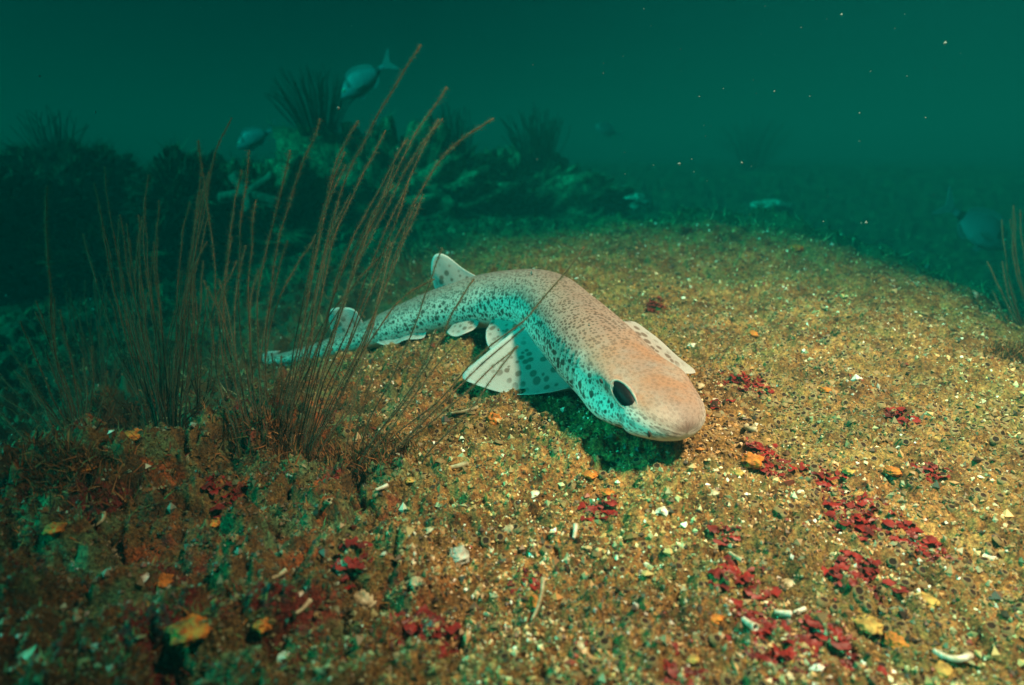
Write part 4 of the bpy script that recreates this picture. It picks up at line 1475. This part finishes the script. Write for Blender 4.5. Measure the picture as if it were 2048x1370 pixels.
def tube_shell(px, py, lpx, rpx, ang, mat, label, bend=.3, lift=.15):
    b = spot(px, py)
    dd = np.linalg.norm(b - np.array([0, 0, CAMZ]))
    L, r_ = lpx * .8 * dd / FPX, rpx * .36 * dd / FPX
    u = np.array([math.cos(ang), math.sin(ang) * 1.5, 0]); u /= np.linalg.norm(u)
    s_ = np.array([-u[1], u[0], 0])
    pts = np.array([u * L * (t - .5) + s_ * L * bend * (t - .5) ** 2 + np.array([0, 0, r_ * .9 + L * lift * t]) for t in np.linspace(0, 1, 14)])
    n_ = len(pts)
    tg = np.gradient(pts, axis=0); tg /= np.linalg.norm(tg, axis=1)[:, None]
    n1 = np.cross(tg, [0, 0, 1.0]); n1 /= np.linalg.norm(n1, axis=1)[:, None]
    n2 = np.cross(tg, n1)
    th = np.linspace(0, 2 * np.pi, 12, endpoint=False)
    V = []
    for rr in (1.0, .72):
        rad__ = r_ * rr * np.linspace(.7, 1.05, n_) * (1 + .06 * rng.uniform(-1, 1, n_))
        V.append((pts[:, None] + rad__[:, None, None] * (np.cos(th)[None, :, None] * n1[:, None] + np.sin(th)[None, :, None] * n2[:, None])).reshape(-1, 3))
    g = grid_faces(n_, 12, True)
    F = [tuple(q) for q in g] + [tuple(q[::-1] + n_ * 12) for q in g]
    o_ = n_ * 12
    for j in range(12):
        k_ = (j + 1) % 12
        F.append((j, j + o_, k_ + o_, k_))
        e_ = (n_ - 1) * 12
        F.append((e_ + j, e_ + k_, e_ + k_ + o_, e_ + j + o_))
    o = mesh_np('tube_shell', np.vstack(V), F, mat)
    o.location = Vector(b)
    return tag(o, label, 'shell', 'shell pieces on the seabed')


def valve(px, py, wpx, ang, tilt, mat, label):
    """half of a bivalve, ribbed and cupped"""
    b = spot(px, py)
    dd = np.linalg.norm(b - np.array([0, 0, CAMZ]))
    r_ = wpx * .26 * dd / FPX
    nr, nc = 9, 22
    V = []
    for s_ in (1, -1):
        for i in range(nr):
            t = i / (nr - 1)
            for j in range(nc):
                a_ = math.pi * (j / (nc - 1) - .5) * 1.15
                rr = r_ * 1.9 * t * (.82 + .18 * math.cos(a_))
                x_, y_ = rr * math.cos(a_) - r_ * .9, rr * math.sin(a_) * .85
                z_ = r_ * .75 * (1 - (t * .95) ** 2) * math.cos(a_ * .75) + r_ * .035 * math.sin(j * 2.1) * t + (s_ - 1) * r_ * .04
                V.append((x_, y_, z_ - r_ * .1))
    g = grid_faces(nr, nc)
    F = [tuple(q) for q in g] + [tuple(q[::-1] + nr * nc) for q in g]
    o_ = nr * nc
    F += [((nr - 1) * nc + j, (nr - 1) * nc + j + o_, (nr - 1) * nc + j + 1 + o_, (nr - 1) * nc + j + 1) for j in range(nc - 1)]
    o = mesh_np('shell_valve', np.array(V), F, mat)
    o.matrix_world = Matrix.Translation(Vector(b)) @ Matrix.Rotation(ang, 4, 'Z') @ Matrix.Rotation(tilt, 4, 'Y')
    return tag(o, label, 'shell', 'shell pieces on the seabed')


tube_shell(1497, 1258, 44, 19, R(-70), M['white'], 'thick white tube shell lying in the red weed', .1, .3)
tube_shell(1565, 1236, 34, 15, R(-18), M['white'], 'left of two white fragments above the largest red mass', .1)
tube_shell(1598, 1230, 28, 13, R(10), M['white'], 'right of two white fragments above the largest red mass', .1)
tube_shell(1493, 865, 44, 15, R(-75), M['cream'], 'curved cream tube shell close to the snout', 1.2)
tube_shell(912, 942, 60, 15, R(8), M['cream'], 'pale elongated shell stick near the sparse whips', .2)
tube_shell(930, 828, 70, 10, R(14), M['cream'], 'thin pale curved stick under the near fin', .4, .1)
tube_shell(1080, 1225, 90, 11, R(62), M['cream'], 'forked pale twig in the middle foreground', .3, .6)
tube_shell(765, 990, 30, 12, R(20), M['white'], 'white shell chip left of the sparse whips\' shadow', .2)
tube_shell(660, 1010, 34, 11, R(-80), M['cream'], 'upright cream shell stick under the tall spray', .2, .5)
tube_shell(1150, 1080, 30, 13, R(70), M['white'], 'white pointed chip in the centre foreground', .2, .7)
tube_shell(560, 1160, 34, 14, R(30), M['cream'], 'whitish stick on the rough rock\'s lower slope', .3)
tube_shell(205, 1055, 36, 8, R(60), M['cream'], 'hooked cream tube on the left flank', 1.5, .4)
tube_shell(1905, 1330, 60, 16, R(-15), M['white'], 'white hooked shell at the lower right', 1.2)
tube_shell(1470, 1120, 44, 12, R(-60), M['cream'], 'slim cream shell above the dark red patch', .2)
tube_shell(610, 1235, 44, 13, R(50), M['cream'], 'cream tube piece left of the knobbly lump', .3)
tube_shell(1350, 740, 22, 8, R(30), M['white'], 'tiny white tube hidden by the far fin', .2)
for q in [
    (1600, 985, 28, 20, -30, 'white', 'white valve above the red strip'), (1690, 985, 20, 120, 20, 'white', 'small white valve left of the pale orange sponge'), (1325, 1020, 34, 60, -30, 'white', 'white shell flake below the shadow'),
    (1430, 800, 26, 10, -20, 'white', 'white flake beside the little red scrap'), (1980, 1115, 34, 80, -30, 'white', 'bright valve on the right-hand slope'), (1430, 985, 34, -30, -10, 'cream', 'thin cream valve right of the shadow tip'),
    (1575, 1170, 44, 30, -20, 'cream', 'cream valve right of the dark red patch'), (1020, 1060, 40, 100, -25, 'cream', 'cream valve above the small pinkish weed'), (945, 745, 18, 60, -20, 'cream', 'little cream valve at the near fin\'s tip'),
    (690, 1135, 46, 80, -50, 'cream', 'bluish valve standing in the foreground hollow'), (600, 1190, 30, 10, -20, 'white', 'white valve on the rough rock\'s lower slope'), (290, 1160, 30, 60, -20, 'white', 'pale valve on the left middle of the rough rock'),
    (225, 875, 18, 10, -20, 'white', 'tiny bright valve by the orange sponge on top'), (1950, 590, 26, 140, -60, 'white', 'ring-like valve on the mound under the bream'), (1500, 635, 20, 60, -20, 'white', 'white flake beyond the far fin'),
    (1385, 690, 24, 40, -20, 'white', 'white flake behind the shark\'s head'), (1400, 770, 34, 20, -10, 'cream', 'white crumbly flake right of the far fin\'s tip'), (55, 1310, 60, 20, -40, 'cream', 'dull grey valve in the lower left corner'),
    (570, 1320, 40, 120, -20, 'white', 'pale valve on the lower edge left of centre'), (1700, 740, 20, 70, -20, 'white', 'white flake high on the mound\'s right side'), (1215, 1245, 30, 70, -20, 'cream', 'cream flake right of the forked twig'),
    (1160, 1290, 40, 10, -10, 'cream', 'tan flake at the lower middle'), (860, 1060, 30, 10, -20, 'cream', 'tan valve above the mauve pebble'), (1070, 990, 36, 10, -15, 'white', 'whitish flake left of the feathery weed')]:
    valve(q[0], q[1], q[2], R(q[3]), R(q[4]), M[q[5]], q[6])

# ------------------------------------------------------------------ drifting specks
n = 420
V, F = [], []
for k in range(n):
    px, py = rng.uniform(0, 2048), rng.uniform(0, 700)
    if rng.random() < .55:
        px = 1200 + abs(rng.normal(0, 450))
    y_ = rng.uniform(.45, 2.2)
    c = at(px, py, y_)
    if c[2] < zf(c[0], c[1]) + .02:
        continue
    r_ = rng.gamma(2.0, .00017) + .0002
    if rng.random() < .04:
        r_ *= 2.5
    pv_ = octa * r_ * rng.uniform(.5, 1.4, (6, 3)) + c
    F += [tuple(q + len(V) * 6) for q in of]
    V.append(pv_)
snow = mesh_np('marine_snow', np.vstack(V), F, M['snow'], None, False)
tag(snow, 'pale specks drifting in the water', kind='stuff')
